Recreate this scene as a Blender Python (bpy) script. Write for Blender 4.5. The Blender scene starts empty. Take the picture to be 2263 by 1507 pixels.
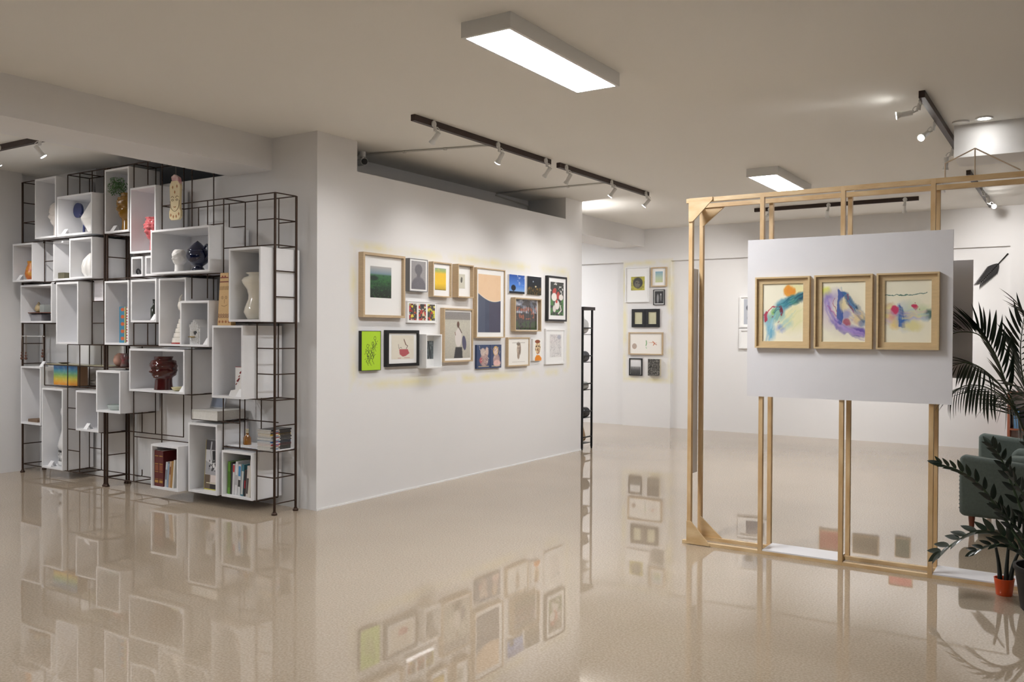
import bpy, math, random
import numpy as np
from mathutils import Vector, Matrix
random.seed(7); RNG = np.random.default_rng(7)
scene = bpy.context.scene
COL = scene.collection

# ------------------------------------------------------------------ camera, world, exposure
def camera():
    cam = bpy.data.cameras.new('camera'); o = bpy.data.objects.new('camera', cam); COL.objects.link(o)
    cam.sensor_width = 36.0; cam.lens = 36.0 * 1931.15 / 2263.0; cam.clip_start = 0.05
    yaw, pitch, roll = -0.575979, -0.0092743, 0.0050804
    f = Vector((math.sin(yaw)*math.cos(pitch), math.cos(yaw)*math.cos(pitch), math.sin(pitch)))
    r = Vector((math.cos(yaw), -math.sin(yaw), 0)); u = r.cross(f)
    r2 = math.cos(roll)*r + math.sin(roll)*u; u2 = -math.sin(roll)*r + math.cos(roll)*u
    m = Matrix((r2, u2, -f)).transposed().to_4x4(); m.translation = (0, 0, 1.5)
    o.matrix_world = m
    scene.camera = o
camera()
world = bpy.data.worlds.new('world'); scene.world = world; world.use_nodes = True
world.node_tree.nodes['Background'].inputs[0].default_value = (0.75, 0.85, 1.0, 1)
world.node_tree.nodes['Background'].inputs[1].default_value = 0.02
scene.view_settings.view_transform = 'Standard'; scene.view_settings.look = 'None'
scene.view_settings.gamma = 1.0; scene.view_settings.use_curve_mapping = False
scene.view_settings.exposure = 0.88
LAMP = 40.0          # emission of the ceiling light panels
SPOT = 20.0          # watts of one track spotlight

# ------------------------------------------------------------------ materials
def lin(c):
    if isinstance(c, str): c = tuple(int(c[i:i+2], 16) for i in (0, 2, 4))
    c = np.asarray(c, float) / 255.0
    return np.where(c <= 0.04045, c/12.92, ((c+0.055)/1.055)**2.4)
MATS = {}
def base_mat(name):
    m = bpy.data.materials.new(name); m.use_nodes = True
    return m, m.node_tree, m.node_tree.nodes['Principled BSDF']
def node(nt, kind, **kw):
    n = nt.nodes.new(kind)
    for k, v in kw.items(): setattr(n, k, v)
    return n
def mat(name, col, rough=0.5, metal=0.0, coat=0.0, var=0.0, scale=8.0, bump=0.0, bscale=200.0, stretch=(1, 1, 1), col2=None, trans=0.0, emit=0.0, alpha=1.0, ior=1.5):
    if name in MATS: return MATS[name]
    m, nt, b = base_mat(name); MATS[name] = m
    c = lin(col); b.inputs['Roughness'].default_value = rough; b.inputs['Metallic'].default_value = metal
    b.inputs['Coat Weight'].default_value = coat; b.inputs['Coat Roughness'].default_value = 0.04
    b.inputs['IOR'].default_value = ior
    b.inputs['Transmission Weight'].default_value = trans; b.inputs['Alpha'].default_value = alpha
    b.inputs['Base Color'].default_value = (*c, 1)
    if emit:
        b.inputs['Emission Color'].default_value = (*c, 1); b.inputs['Emission Strength'].default_value = emit
    tc = node(nt, 'ShaderNodeTexCoord'); mp = node(nt, 'ShaderNodeMapping'); mp.inputs['Scale'].default_value = stretch
    nt.links.new(tc.outputs['Object'], mp.inputs[0])
    if var or col2 is not None:
        n = node(nt, 'ShaderNodeTexNoise'); n.inputs['Scale'].default_value = scale; n.inputs['Detail'].default_value = 4
        nt.links.new(mp.outputs[0], n.inputs['Vector'])
        r = node(nt, 'ShaderNodeValToRGB'); r.color_ramp.elements[0].position = 0.32; r.color_ramp.elements[1].position = 0.68
        c2 = lin(col2) if col2 is not None else np.clip(c*(1-var), 0, 1)
        r.color_ramp.elements[0].color = (*c2, 1); r.color_ramp.elements[1].color = (*c, 1)
        nt.links.new(n.outputs['Fac'], r.inputs[0]); nt.links.new(r.outputs[0], b.inputs['Base Color'])
    if bump:
        n = node(nt, 'ShaderNodeTexNoise'); n.inputs['Scale'].default_value = bscale; n.inputs['Detail'].default_value = 3
        nt.links.new(mp.outputs[0], n.inputs['Vector'])
        bp = node(nt, 'ShaderNodeBump'); bp.inputs['Strength'].default_value = bump; bp.inputs['Distance'].default_value = 0.01
        nt.links.new(n.outputs['Fac'], bp.inputs['Height']); nt.links.new(bp.outputs[0], b.inputs['Normal'])
    return m
def stained_wall(name, ax, c0, c1, z0, z1):
    """white wall with an old yellowed tape rectangle around the hung pictures (ax = 0: runs along x, 1: along y)"""
    m, nt, b = base_mat(name)
    b.inputs['Roughness'].default_value = 0.75
    g = node(nt, 'ShaderNodeNewGeometry'); s = node(nt, 'ShaderNodeSeparateXYZ'); nt.links.new(g.outputs['Position'], s.inputs[0])
    def mth(op, a, bb=None):
        n = node(nt, 'ShaderNodeMath', operation=op)
        for i, v in enumerate((a, bb)):
            if v is None: continue
            if isinstance(v, (int, float)): n.inputs[i].default_value = v
            else: nt.links.new(v, n.inputs[i])
        return n.outputs[0]
    du = mth('SUBTRACT', mth('ABSOLUTE', mth('SUBTRACT', s.outputs[ax], (c0+c1)/2)), (c1-c0)/2)
    dz = mth('SUBTRACT', mth('ABSOLUTE', mth('SUBTRACT', s.outputs[2], (z0+z1)/2)), (z1-z0)/2)
    d = mth('ABSOLUTE', mth('MAXIMUM', du, dz))
    band = mth('MAXIMUM', mth('SUBTRACT', 1.0, mth('DIVIDE', d, 0.07)), 0.0)
    n = node(nt, 'ShaderNodeTexNoise'); n.inputs['Scale'].default_value = 3.5; n.inputs['Detail'].default_value = 3
    nt.links.new(g.outputs['Position'], n.inputs['Vector'])
    nz = mth('MINIMUM', mth('MAXIMUM', mth('MULTIPLY', mth('SUBTRACT', n.outputs['Fac'], 0.33), 3.2), 0.0), 1.0)
    fac = mth('MULTIPLY', mth('MULTIPLY', band, nz), 0.6)
    mx = node(nt, 'ShaderNodeMix', data_type='RGBA')
    mx.inputs[6].default_value = (*lin('E9E8E8'), 1); mx.inputs[7].default_value = (*lin('EADF9A'), 1)
    nt.links.new(fac, mx.inputs[0]); nt.links.new(mx.outputs[2], b.inputs['Base Color'])
    bn = node(nt, 'ShaderNodeTexNoise'); bn.inputs['Scale'].default_value = 120; nt.links.new(g.outputs['Position'], bn.inputs['Vector'])
    bp = node(nt, 'ShaderNodeBump'); bp.inputs['Strength'].default_value = 0.06; bp.inputs['Distance'].default_value = 0.005
    nt.links.new(bn.outputs['Fac'], bp.inputs['Height']); nt.links.new(bp.outputs[0], b.inputs['Normal'])
    return m
def floor_mat():
    m, nt, b = base_mat('polished beige terrazzo floor')
    g = node(nt, 'ShaderNodeNewGeometry')
    def noise(scale, det):
        n = node(nt, 'ShaderNodeTexNoise'); n.inputs['Scale'].default_value = scale; n.inputs['Detail'].default_value = det
        nt.links.new(g.outputs['Position'], n.inputs['Vector']); return n
    fine = noise(90, 2); big = noise(0.7, 3)
    r1 = node(nt, 'ShaderNodeValToRGB'); e = r1.color_ramp.elements
    e[0].position = 0.35; e[0].color = (*lin('A99985'), 1); e[1].position = 0.65; e[1].color = (*lin('BEAE9A'), 1)
    nt.links.new(fine.outputs['Fac'], r1.inputs[0])
    mx = node(nt, 'ShaderNodeMix', data_type='RGBA', blend_type='MULTIPLY'); mx.inputs[0].default_value = 1
    r2 = node(nt, 'ShaderNodeValToRGB'); e = r2.color_ramp.elements
    e[0].position = 0.3; e[0].color = (0.90, 0.89, 0.88, 1); e[1].position = 0.7; e[1].color = (1, 1, 1, 1)
    nt.links.new(big.outputs['Fac'], r2.inputs[0]); nt.links.new(r1.outputs[0], mx.inputs[6]); nt.links.new(r2.outputs[0], mx.inputs[7])
    nt.links.new(mx.outputs[2], b.inputs['Base Color'])
    b.inputs['Roughness'].default_value = 0.02; b.inputs['IOR'].default_value = 1.6
    w = noise(2.6, 1)
    bp = node(nt, 'ShaderNodeBump'); bp.inputs['Strength'].default_value = 0.018; bp.inputs['Distance'].default_value = 0.02
    nt.links.new(w.outputs['Fac'], bp.inputs['Height']); nt.links.new(bp.outputs[0], b.inputs['Normal'])
    return m
def paint_mat():
    m, nt, b = base_mat('printed artwork'); a = node(nt, 'ShaderNodeAttribute'); a.attribute_name = 'Col'
    nt.links.new(a.outputs['Color'], b.inputs['Base Color']); b.inputs['Roughness'].default_value = 0.6
    m2, nt2, b2 = base_mat('printed artwork under glass'); a = node(nt2, 'ShaderNodeAttribute'); a.attribute_name = 'Col'
    nt2.links.new(a.outputs['Color'], b2.inputs['Base Color']); b2.inputs['Roughness'].default_value = 0.6
    b2.inputs['Coat Weight'].default_value = 0.6; b2.inputs['Coat Roughness'].default_value = 0.03
    return m, m2
PAINT, PAINTG = paint_mat()
WALL = mat('white wall paint', 'E9E8E8', 0.75, bump=0.06, bscale=120)
CEIL = mat('off-white ceiling paint', 'EDEBE6', 0.8, bump=0.05, bscale=90)
WHITE = mat('white lacquered board', 'EFEFF1', 0.35, var=0.03)
STEEL = mat('dark brown rusted steel rod', '4A382E', 0.45, 0.6, var=0.3, scale=30)
TRACKW = mat('dark brown wooden track', '3B2A24', 0.5, var=0.3, scale=14, stretch=(1, 1, 6))
OAK = mat('light oak frame wood', 'C8B08E', 0.45, var=0.12, scale=18, stretch=(1, 1, 6))
PINE = mat('knotty pine batten', 'DBBE92', 0.45, scale=9, stretch=(2, 2, 0.7), col2='C8A473')
PINEH = mat('pine gusset board', 'DDC398', 0.45, scale=10, stretch=(0.7, 2, 2), col2='CBA878')
BLACKF = mat('black frame paint', '17171A', 0.35)
WHITEF = mat('white frame paint', 'F0F0F0', 0.35)
GREYF = mat('grey frame metal', '7E7F82', 0.4)
MATB = mat('white mount board', 'F1F1F0', 0.7)
CARD = mat('white card', 'F6F6F8', 0.6)
PLAST = mat('white plastic', 'E4E4E2', 0.4)
BULB = mat('lit bulb face', 'FFFDF8', 0.4, emit=26.0)
DIFF = mat('lit light diffuser', 'F9FAFC', 0.4, emit=LAMP)
GLASS = mat('clear glass', 'FFFFFF', 0.02, trans=1.0)

# ------------------------------------------------------------------ mesh building
class MB:
    def __init__(s): s.v = []; s.f = []
    def add(s, vs, fs):
        o = len(s.v); s.v += [tuple(map(float, p)) for p in vs]; s.f += [tuple(i+o for i in q) for q in fs]; return s
    def box(s, x0, x1, y0, y1, z0, z1):
        v = [(x0,y0,z0),(x1,y0,z0),(x1,y1,z0),(x0,y1,z0),(x0,y0,z1),(x1,y0,z1),(x1,y1,z1),(x0,y1,z1)]
        return s.add(v, [(0,3,2,1),(4,5,6,7),(0,1,5,4),(1,2,6,5),(2,3,7,6),(3,0,4,7)])
    def cyl(s, p0, p1, r0, r1=None, n=12, cap=True):
        r1 = r0 if r1 is None else r1
        p0, p1 = Vector(p0), Vector(p1); d = (p1-p0).normalized()
        a = d.orthogonal().normalized(); b = d.cross(a)
        vs = [p + r*(math.cos(t)*a + math.sin(t)*b) for p, r in ((p0, r0), (p1, r1)) for t in (2*math.pi*i/n for i in range(n))]
        fs = [(i, (i+1) % n, n+(i+1) % n, n+i) for i in range(n)]
        if cap: fs += [tuple(range(n-1, -1, -1)), tuple(range(n, 2*n))]
        return s.add(vs, fs)
    def tube(s, pts, r, n=8):
        pts = [Vector(p) for p in pts]; rr = r if isinstance(r, (list, tuple)) else [r]*len(pts)
        vs = []; a = None
        for i, p in enumerate(pts):
            d = (pts[min(i+1, len(pts)-1)] - pts[max(i-1, 0)]).normalized()
            a = d.orthogonal().normalized() if a is None else (a - d*a.dot(d)).normalized()
            b = d.cross(a)
            vs += [p + rr[i]*(math.cos(t)*a + math.sin(t)*b) for t in (2*math.pi*k/n for k in range(n))]
        fs = [(j*n+i, j*n+(i+1) % n, (j+1)*n+(i+1) % n, (j+1)*n+i) for j in range(len(pts)-1) for i in range(n)]
        m = len(pts)-1
        fs += [tuple(range(n-1, -1, -1)), tuple(m*n+i for i in range(n))]
        return s.add(vs, fs)
    def lathe(s, prof, c=(0, 0, 0), n=24, fn=None, sx=1, sy=1, caps=True):
        """prof: list of (radius, z); fn(t, ang) multiplies the radius"""
        m = len(prof); vs = []
        for j, (r, z) in enumerate(prof):
            for i in range(n):
                t = 2*math.pi*i/n; k = fn(j/(m-1), t) if fn else 1
                vs.append((c[0]+sx*r*k*math.cos(t), c[1]+sy*r*k*math.sin(t), c[2]+z))
        fs = [(j*n+i, j*n+(i+1) % n, (j+1)*n+(i+1) % n, (j+1)*n+i) for j in range(m-1) for i in range(n)]
        if caps and prof[0][0] > 1e-6: fs.append(tuple(range(n-1, -1, -1)))
        if caps and prof[-1][0] > 1e-6: fs.append(tuple((m-1)*n+i for i in range(n)))
        return s.add(vs, fs)
    def prism(s, poly, y0, y1):
        """polygon in x,z pushed from y0 to y1"""
        n = len(poly); vs = [(x, y0, z) for x, z in poly] + [(x, y1, z) for x, z in poly]
        return s.add(vs, [tuple(range(n)), tuple(range(2*n-1, n-1, -1))] + [(i, n+i, n+(i+1) % n, (i+1) % n) for i in range(n)])
    def rbox(s, x0, x1, y0, y1, z0, z1, r=0.03, n=4):
        """soft cushion-like box: superellipsoid sides"""
        cx, cy, cz = (x0+x1)/2, (y0+y1)/2, (z0+z1)/2; hx, hy, hz = (x1-x0)/2, (y1-y0)/2, (z1-z0)/2
        vs = []; N = 24; M = 12
        def corner(h, c, t):
            # distance inside rounded rect of half size h with radius r
            return c
        dirs = []
        for j in range(M+1):
            ph = -math.pi/2 + math.pi*j/M
            for i in range(N):
                th = 2*math.pi*i/N
                d = Vector((math.cos(ph)*math.cos(th), math.cos(ph)*math.sin(th), math.sin(ph)))
                q = Vector((math.copysign(hx-r, d.x) if abs(d.x) > 1e-6 else 0, math.copysign(hy-r, d.y) if abs(d.y) > 1e-6 else 0, math.copysign(hz-r, d.z) if abs(d.z) > 1e-6 else 0))
                vs.append((cx+q.x+r*d.x, cy+q.y+r*d.y, cz+q.z+r*d.z))
        fs = [(j*N+i, j*N+(i+1) % N, (j+1)*N+(i+1) % N, (j+1)*N+i) for j in range(M) for i in range(N)]
        fs += [tuple(range(N-1, -1, -1)), tuple(M*N+i for i in range(N))]
        return s.add(vs, fs)
    def build(s, name, m, parent=None, local=False, smooth=False, origin=None):
        v = np.array(s.v, float)
        if parent is not None: off = np.zeros(3) if local else np.array(parent.location)
        elif origin is not None: off = np.array(origin, float)
        else: off = np.array([(v[:, 0].min()+v[:, 0].max())/2, (v[:, 1].min()+v[:, 1].max())/2, v[:, 2].min()])
        me = bpy.data.meshes.new(name); me.from_pydata((v-off).tolist(), [], s.f); me.update()
        if smooth:
            me.polygons.foreach_set('use_smooth', [True]*len(me.polygons))
            if smooth == 'auto': me.set_sharp_from_angle(angle=math.radians(40))
        me.materials.append(m)
        o = bpy.data.objects.new(name, me); COL.objects.link(o)
        if parent is not None: o.parent = parent
        else: o.location = off
        return o
def tag(o, label, cat, group=None):
    o['label'] = label; o['category'] = cat
    if group: o['group'] = group
    return o
def thing(name, label, cat, loc, group=None, rot=(0, 0, 0)):
    o = bpy.data.objects.new(name, None); COL.objects.link(o); o.empty_display_size = 0.05
    o.location = loc; o.rotation_euler = rot
    return tag(o, label, cat, group)
def struct(name, mb, m, parent=None):
    o = mb.build(name, m, parent, origin=(0, 0, 0)); o['kind'] = 'structure'; return o
def smooth_pts(pts, k=8):
    out = []; P = [Vector(p) for p in pts]
    for i in range(len(P)-1):
        p0, p1, p2, p3 = P[max(i-1, 0)], P[i], P[i+1], P[min(i+2, len(P)-1)]
        for j in range(k):
            t = j/k
            out.append(0.5*((2*p1) + (p2-p0)*t + (2*p0-5*p1+4*p2-p3)*t*t + (3*p1-p0-3*p2+p3)*t**3))
    out.append(P[-1]); return out
UNIT = {}
def bar(name, p0, p1, r, m, parent, n=8):
    """a straight round rod sharing one unit cylinder mesh per material"""
    key = (m.name, n)
    if key not in UNIT:
        b = MB().cyl((0, 0, 0), (0, 0, 1), 1, 1, n)
        me = bpy.data.meshes.new(name); me.from_pydata(b.v, [], b.f); me.materials.append(m)
        for p in me.polygons: p.use_smooth = len(p.vertices) == 4
        UNIT[key] = me
    o = bpy.data.objects.new(name, UNIT[key]); COL.objects.link(o); o.parent = parent
    p0, p1 = Vector(p0), Vector(p1); d = p1-p0
    mt = d.to_track_quat('Z', 'Y').to_matrix().to_4x4() @ Matrix.Diagonal((r, r, d.length, 1))
    mt.translation = p0 - (parent.location if parent else Vector())
    o.matrix_basis = mt
    return o

# ------------------------------------------------------------------ the room
def room():
    H = 3.18
    struct('floor', MB().box(-12, 3.2, -1.0, 13.4, -0.1, 0), floor_mat())
    struct('ceiling', MB().box(-12, 3.2, -1.0, 13.4, H, H+0.1), CEIL)
    struct('wall_left', MB().box(-12, -9.48, -1.0, 4.98, 0, H).box(-12, -9.62, 4.98, 5.24, 0, H), WALL)
    b = MB().box(-12, -5.9, 5.24, 5.36, 0, 2.915).box(-12, -8.54, 5.24, 5.36, 2.915, H).box(-6.45, -5.9, 5.24, 5.36, 2.915, H)
    struct('wall_shelf', b, WALL)
    b = MB().box(-5.47, -5.35, 5.72, 9.445, 0, 2.915).box(-5.9, -5.35, 5.24, 5.72, 0, H).box(-5.9, -5.35, 9.445, 9.87, 0, H)
    struct('wall_gallery', b, stained_wall('white wall with yellowed tape marks', 1, 5.68, 9.52, 1.03, 2.26))
    struct('highlight_strip_gallery', MB().box(-5.35, -5.343, 5.24, 9.87, 0, 0.014), MATB)  # pale strip added to stand for the highlight line along the wall foot
    struct('wall_store', MB().box(-12, -5.9, 9.75, 9.87, 0, H), WALL)
    b = MB().box(-12, 3.2, 13.05, 13.3, 0, 2.66).box(-12, 3.2, 12.99, 13.3, 2.66, H).box(-6.27, -5.44, 12.99, 13.05, 0, 2.66).box(-0.76, 3.2, 12.99, 13.05, 0, 2.66)
    struct('wall_back', b, stained_wall('white back wall with yellowed tape marks', 0, -6.24, -5.46, 0.76, 2.64))
    struct('wall_right', MB().box(3.2, 3.35, -1.0, 13.4, 0, H), WALL)
    struct('trim_1', MB().box(-6.45, -5.9, -1.0, 12.99, 2.9, H), WALL)          # long ceiling beam
    struct('trim_2', MB().box(-0.86, 3.2, 7.82, 8.25, 2.92, H), WALL)            # cross beam at the right
    struct('trim_3', MB().box(-2.19, -1.28, 10.6, 10.9, 3.1, H), WALL)           # shallow boxed duct
room()
# ------------------------------------------------------------------ ceiling light panels
def ceiling_panel(cx, cy, label):
    t = thing('ceiling_light', label, 'ceiling light', (cx, cy, 3.10), 'ceiling light panels')
    w, l = 0.16, 0.645
    b = MB().box(cx-w, cx+w, cy-l, cy+l, 3.115, 3.18)
    for x0, x1, y0, y1 in ((-w, -w+.02, -l, l), (w-.02, w, -l, l), (-w+.02, w-.02, -l, -l+.02), (-w+.02, w-.02, l-.02, l)):
        b.box(cx+x0, cx+x1, cy+y0, cy+y1, 3.095, 3.115)
    b.build('housing', PLAST, t)
    MB().box(cx-w+.021, cx+w-.021, cy-l+.021, cy+l-.021, 3.1, 3.114).build('diffuser', DIFF, t)
ceiling_panel(-2.667, 4.475, 'long white panel light glowing on the ceiling in front of the picture wall')
ceiling_panel(-2.667, -0.45, 'long white panel light added out of view on the ceiling nearest the shop window')  # out-of-view panel added to fill the dark front of the room
ceiling_panel(-7.95, 11.45, 'long white panel light added unseen on the ceiling of the bay behind the picture wall')  # unseen panel added to brighten the back wall and the beam's underside
ceiling_panel(-7.95, 1.6, 'long white panel light added out of view on the ceiling of the bay before the rod shelf')  # out-of-view panel added to light the shelf fronts and left wall
ceiling_panel(-2.70, 9.41, 'long white panel light glowing on the ceiling above the wooden display frame')

# ------------------------------------------------------------------ track spotlights
def spotlight(base, side, aim, label, group, lit=True, watts=None, size=85, blend=1.0, on=True):
    """base: point on the track's face; side: unit vector from the track face outward; aim: target point"""
    base, side, aim = Vector(base), Vector(side), Vector(aim)
    t = thing('track_spotlight', label, 'spotlight', base, group)
    up = Vector((0, 0, 1)); al = side.cross(up)
    MB().cyl(base, base+side*0.012, 0.026, n=16).cyl(base+side*0.012, base+side*0.018, 0.012, n=10).build('clip', PLAST, t, smooth='auto')
    j = base + side*0.022 - up*0.06
    MB().cyl(base+side*0.012-up*0.012, j, 0.012, 0.016, n=10).build('bracket', PLAST, t, smooth='auto')
    k = j + side*0.035 - up*0.012
    d = (aim - k).normalized()
    MB().tube(smooth_pts([j, j+side*0.012+up*0.03, k+up*0.025, k-d*0.01], 4), 0.0035, 6).build('cable', PLAST, t, smooth=True)
    b0, b1, b2 = k, k+d*0.07, k+d*0.105
    MB().cyl(b0, b1, 0.019, n=14).cyl(j, k, 0.006, n=8).build('lamp_body', PLAST, t, smooth='auto')
    MB().cyl(b1, b2, 0.017, 0.027, n=16).build('lamp_cone', PLAST, t, smooth='auto')
    MB().cyl(b2, b2+d*0.004, 0.0255, n=16).build('bulb', BULB if lit else MATB, t)
    if on:
        li = bpy.data.lights.new('spot', 'SPOT'); li.energy = watts if watts else SPOT
        li.spot_size = math.radians(size); li.spot_blend = blend; li.shadow_soft_size = 0.025; li.color = (1.0, 0.965, 0.93)
        o = bpy.data.objects.new('spot', li); COL.objects.link(o); o.parent = t
        o.location = b2 + d*0.012 - base
        o.rotation_euler = d.to_track_quat('-Z', 'Y').to_euler()
def track(x0, x1, y0, y1, label):
    tag(MB().box(x0, x1, y0, y1, 3.132, 3.18).build('light_track', TRACKW), label, 'light track', 'dark wooden light tracks')
track(-4.345, -4.305, 5.24, 7.31, 'dark brown track on the ceiling facing the large left half of the picture wall')
track(-4.345, -4.305, 7.48, 9.61, 'dark brown track on the ceiling facing the far end of the picture wall')
track(-0.945, -0.905, 6.58, 8.66, 'short dark brown track on the ceiling above the sofa side of the display frame')
track(-0.985, -0.945, 10.0, 12.7, 'dark brown track on the ceiling running towards the back wall beside the feather')
track(-3.66, -1.65, 11.56, 11.60, 'dark brown track on the ceiling running along the back wall')
track(-9.4, -7.45, 4.11, 4.15, 'dark brown track on the ceiling in front of the rod shelf')
G1 = 'spotlights on the picture wall tracks'
W = (-1, 0, 0)
spotlight((-4.305, 5.47, 3.15), (1, 0, 0), (-4.95, 5.35, 2.2), 'unlit looking white spotlight nearest the pillar end of the picture wall track', G1, watts=10, lit=False)
spotlight((-4.305, 6.38, 3.15), (1, 0, 0), (-5.30, 6.55, 1.7), 'lit white spotlight in the middle of the track before the hill picture', G1, watts=20)
spotlight((-4.305, 7.20, 3.15), (1, 0, 0), (-5.25, 7.25, 1.9), 'white spotlight at the end of the first track by the gap between tracks', G1, watts=12, lit=False)
spotlight((-4.305, 7.60, 3.15), (1, 0, 0), (-5.0, 7.55, 1.9), 'white spotlight at the start of the second track by the gap between tracks', G1, watts=12, lit=False)
spotlight((-4.305, 8.60, 3.15), (1, 0, 0), (-5.30, 8.5, 1.8), 'brightly lit white spotlight in the middle of the second track', G1, watts=20)
spotlight((-4.305, 9.50, 3.15), (1, 0, 0), (-5.30, 9.3, 1.9), 'brightly lit white spotlight at the far end of the second track', G1, watts=13)
G2 = 'spotlights above the sofa'
spotlight((-0.945, 6.72, 3.14), W, (-1.45, 6.65, 3.02), 'white spotlight turned sideways that lights a patch of ceiling', G2, watts=3.5, size=60)
spotlight((-0.945, 7.45, 3.14), W, (-1.9, 5.3, 1.8), 'glaring white spotlight in the middle of the short ceiling track', G2, watts=12)
spotlight((-0.945, 8.58, 3.14), W, (-1.05, 8.6, 2.4), 'unlit white spotlight hanging straight down at the end of the short track', G2, on=False, lit=False)
spotlight((-0.945, 11.2, 3.14), (1, 0, 0), (-0.75, 12.99, 2.2), 'white spotlight on the back track aimed at the wall with the feather', 'spotlights on the back tracks', watts=50)
spotlight((-0.945, 12.0, 3.14), (1, 0, 0), (-0.55, 10.0, 2.5), 'glaring white spotlight on the back track turned to the window', 'spotlights on the back tracks', watts=8.8)
spotlight((-2.70, 11.56, 3.15), (0, -1, 0), (-3.1, 12.9, 1.6), 'white spotlight in the middle of the track along the back wall', 'spotlights on the back tracks', watts=55, lit=False)
spotlight((-1.80, 11.56, 3.15), (0, -1, 0), (-2.0, 12.9, 1.6), 'white spotlight at the right end of the track along the back wall', 'spotlights on the back tracks', watts=50, lit=False)
spotlight((-3.45, 11.56, 3.15), (0, -1, 0), (-5.2, 12.9, 1.7), 'added white spotlight at the left end of the track along the back wall', 'spotlights on the back tracks', watts=60, lit=False)  # extra spotlight added to brighten the back wall
G3 = 'spotlights before the rod shelf'
spotlight((-7.50, 4.11, 3.15), (0, -1, 0), (-7.0, 5.0, 1.6), 'lit white spotlight at the end of the shelf track next to the beam', G3, watts=36)
spotlight((-8.20, 4.11, 3.15), (0, -1, 0), (-8.5, 5.0, 1.6), 'white spotlight further along the shelf track towards the left wall', G3, watts=36)
# unseen uplight added for the bright ceiling patch past the picture wall's end
def uplight():
    p = Vector((-5.62, 9.87, 2.45)); t = thing('added_uplight', 'small white unseen uplight added on the end face of the picture wall', 'added light', p)
    MB().box(-5.67, -5.57, 9.87, 9.89, 2.42, 2.5).cyl((-5.62, 9.93, 2.46), (-5.62, 9.93, 2.54), 0.035, n=14).cyl((-5.62, 9.89, 2.47), (-5.62, 9.91, 2.47), 0.012).build('lamp_body', PLAST, t, smooth='auto')
    MB().cyl((-5.62, 9.93, 2.54), (-5.62, 9.93, 2.544), 0.03, n=14).build('bulb', BULB, t)
    li = bpy.data.lights.new('uplight', 'SPOT'); li.energy = 28; li.spot_size = math.radians(110); li.spot_blend = 0.9; li.shadow_soft_size = 0.03; li.color = (1, .97, .94)
    o = bpy.data.objects.new('uplight', li); COL.objects.link(o); o.parent = t; o.location = Vector((-5.62, 9.93, 2.555)) - p
    o.rotation_euler = (Vector((0.25, 0.25, 1))).to_track_quat('-Z', 'Y').to_euler()
uplight()
# round ceiling downlights beside the short track
def downlight(x, y, lit, label):
    t = thing('ceiling_downlight', label, 'downlight', (x, y, 3.168), 'round ceiling downlights')
    MB().lathe([(0.062, 0.0), (0.062, 0.012), (0.045, 0.012), (0.045, 0.003), (0.062, 0.0)], (x, y, 3.168), 24, caps=False).build('trim_ring', PLAST, t, smooth='auto')
    MB().cyl((x, y, 3.172), (x, y, 3.179), 0.045, n=20).build('lens', BULB if lit else MATB, t)
    if lit:
        li = bpy.data.lights.new('downlight', 'SPOT'); li.energy = 2.5; li.spot_size = math.radians(130); li.spot_blend = 1.0; li.shadow_soft_size = 0.03
        o = bpy.data.objects.new('downlight', li); COL.objects.link(o); o.parent = t; o.location = (0, 0, -0.006)
downlight(-0.633, 7.652, True, 'small round lit downlight in the ceiling beside the cross beam')
downlight(-0.80, 7.70, False, 'small round unlit downlight in the ceiling beside the short track')

# ------------------------------------------------------------------ conduits and security camera in the slot above the picture wall
COND = mat('grey white conduit', 'CFCDC8', 0.5)
def conduit(pts, label, clips):
    t = thing('conduit', label, 'conduit', pts[0], 'ceiling conduits')
    MB().tube(pts, 0.009, 8).build('pipe', COND, t, smooth=True)
    for c in clips: MB().box(c[0]-.012, c[0]+.012, c[1]-.012, c[1]+.012, c[2]-.012, 3.18).build('clip', COND, t)
conduit([(-4.35, 6.45, 3.168), (-4.52, 6.412, 3.17), (-5.3, 6.23, 3.17), (-5.89, 6.10, 3.17)], 'thin pale conduit across the ceiling from the track before the hill picture', [(-4.85, 6.335, 3.168), (-5.25, 6.243, 3.168)])
conduit([(-4.35, 8.715, 3.168), (-4.475, 8.71, 3.17), (-5.3, 8.695, 3.17), (-5.875, 8.685, 3.17)], 'thin pale conduit across the ceiling from the second track', [(-4.9, 8.70, 3.168)])
conduit([(-5.885, 8.69, 3.15), (-5.885, 9.3, 3.12), (-5.88, 9.42, 3.11), (-5.88, 9.43, 3.0), (-5.88, 9.43, 2.6)], 'pale conduit bending down inside the slot above the picture wall', [])
def security_camera():
    t = thing('security_camera', 'small white bullet camera with black lens face in the slot above the pictures', 'camera', (-5.62, 6.08, 3.04))
    MB().cyl((-5.62, 6.08, 3.18), (-5.62, 6.08, 3.13), 0.03, n=14).cyl((-5.62, 6.08, 3.13), (-5.62, 6.08, 3.10), 0.012).build('mount', PLAST, t, smooth='auto')
    a, b = Vector((-5.70, 6.12, 3.095)), Vector((-5.55, 6.03, 3.075))
    MB().cyl(a, b, 0.034, n=16).build('camera_body', PLAST, t, smooth='auto')
    d = (b-a).normalized()
    MB().cyl(b, b+d*0.004, 0.029, n=16).build('lens', BLACKF, t)
security_camera()
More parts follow.
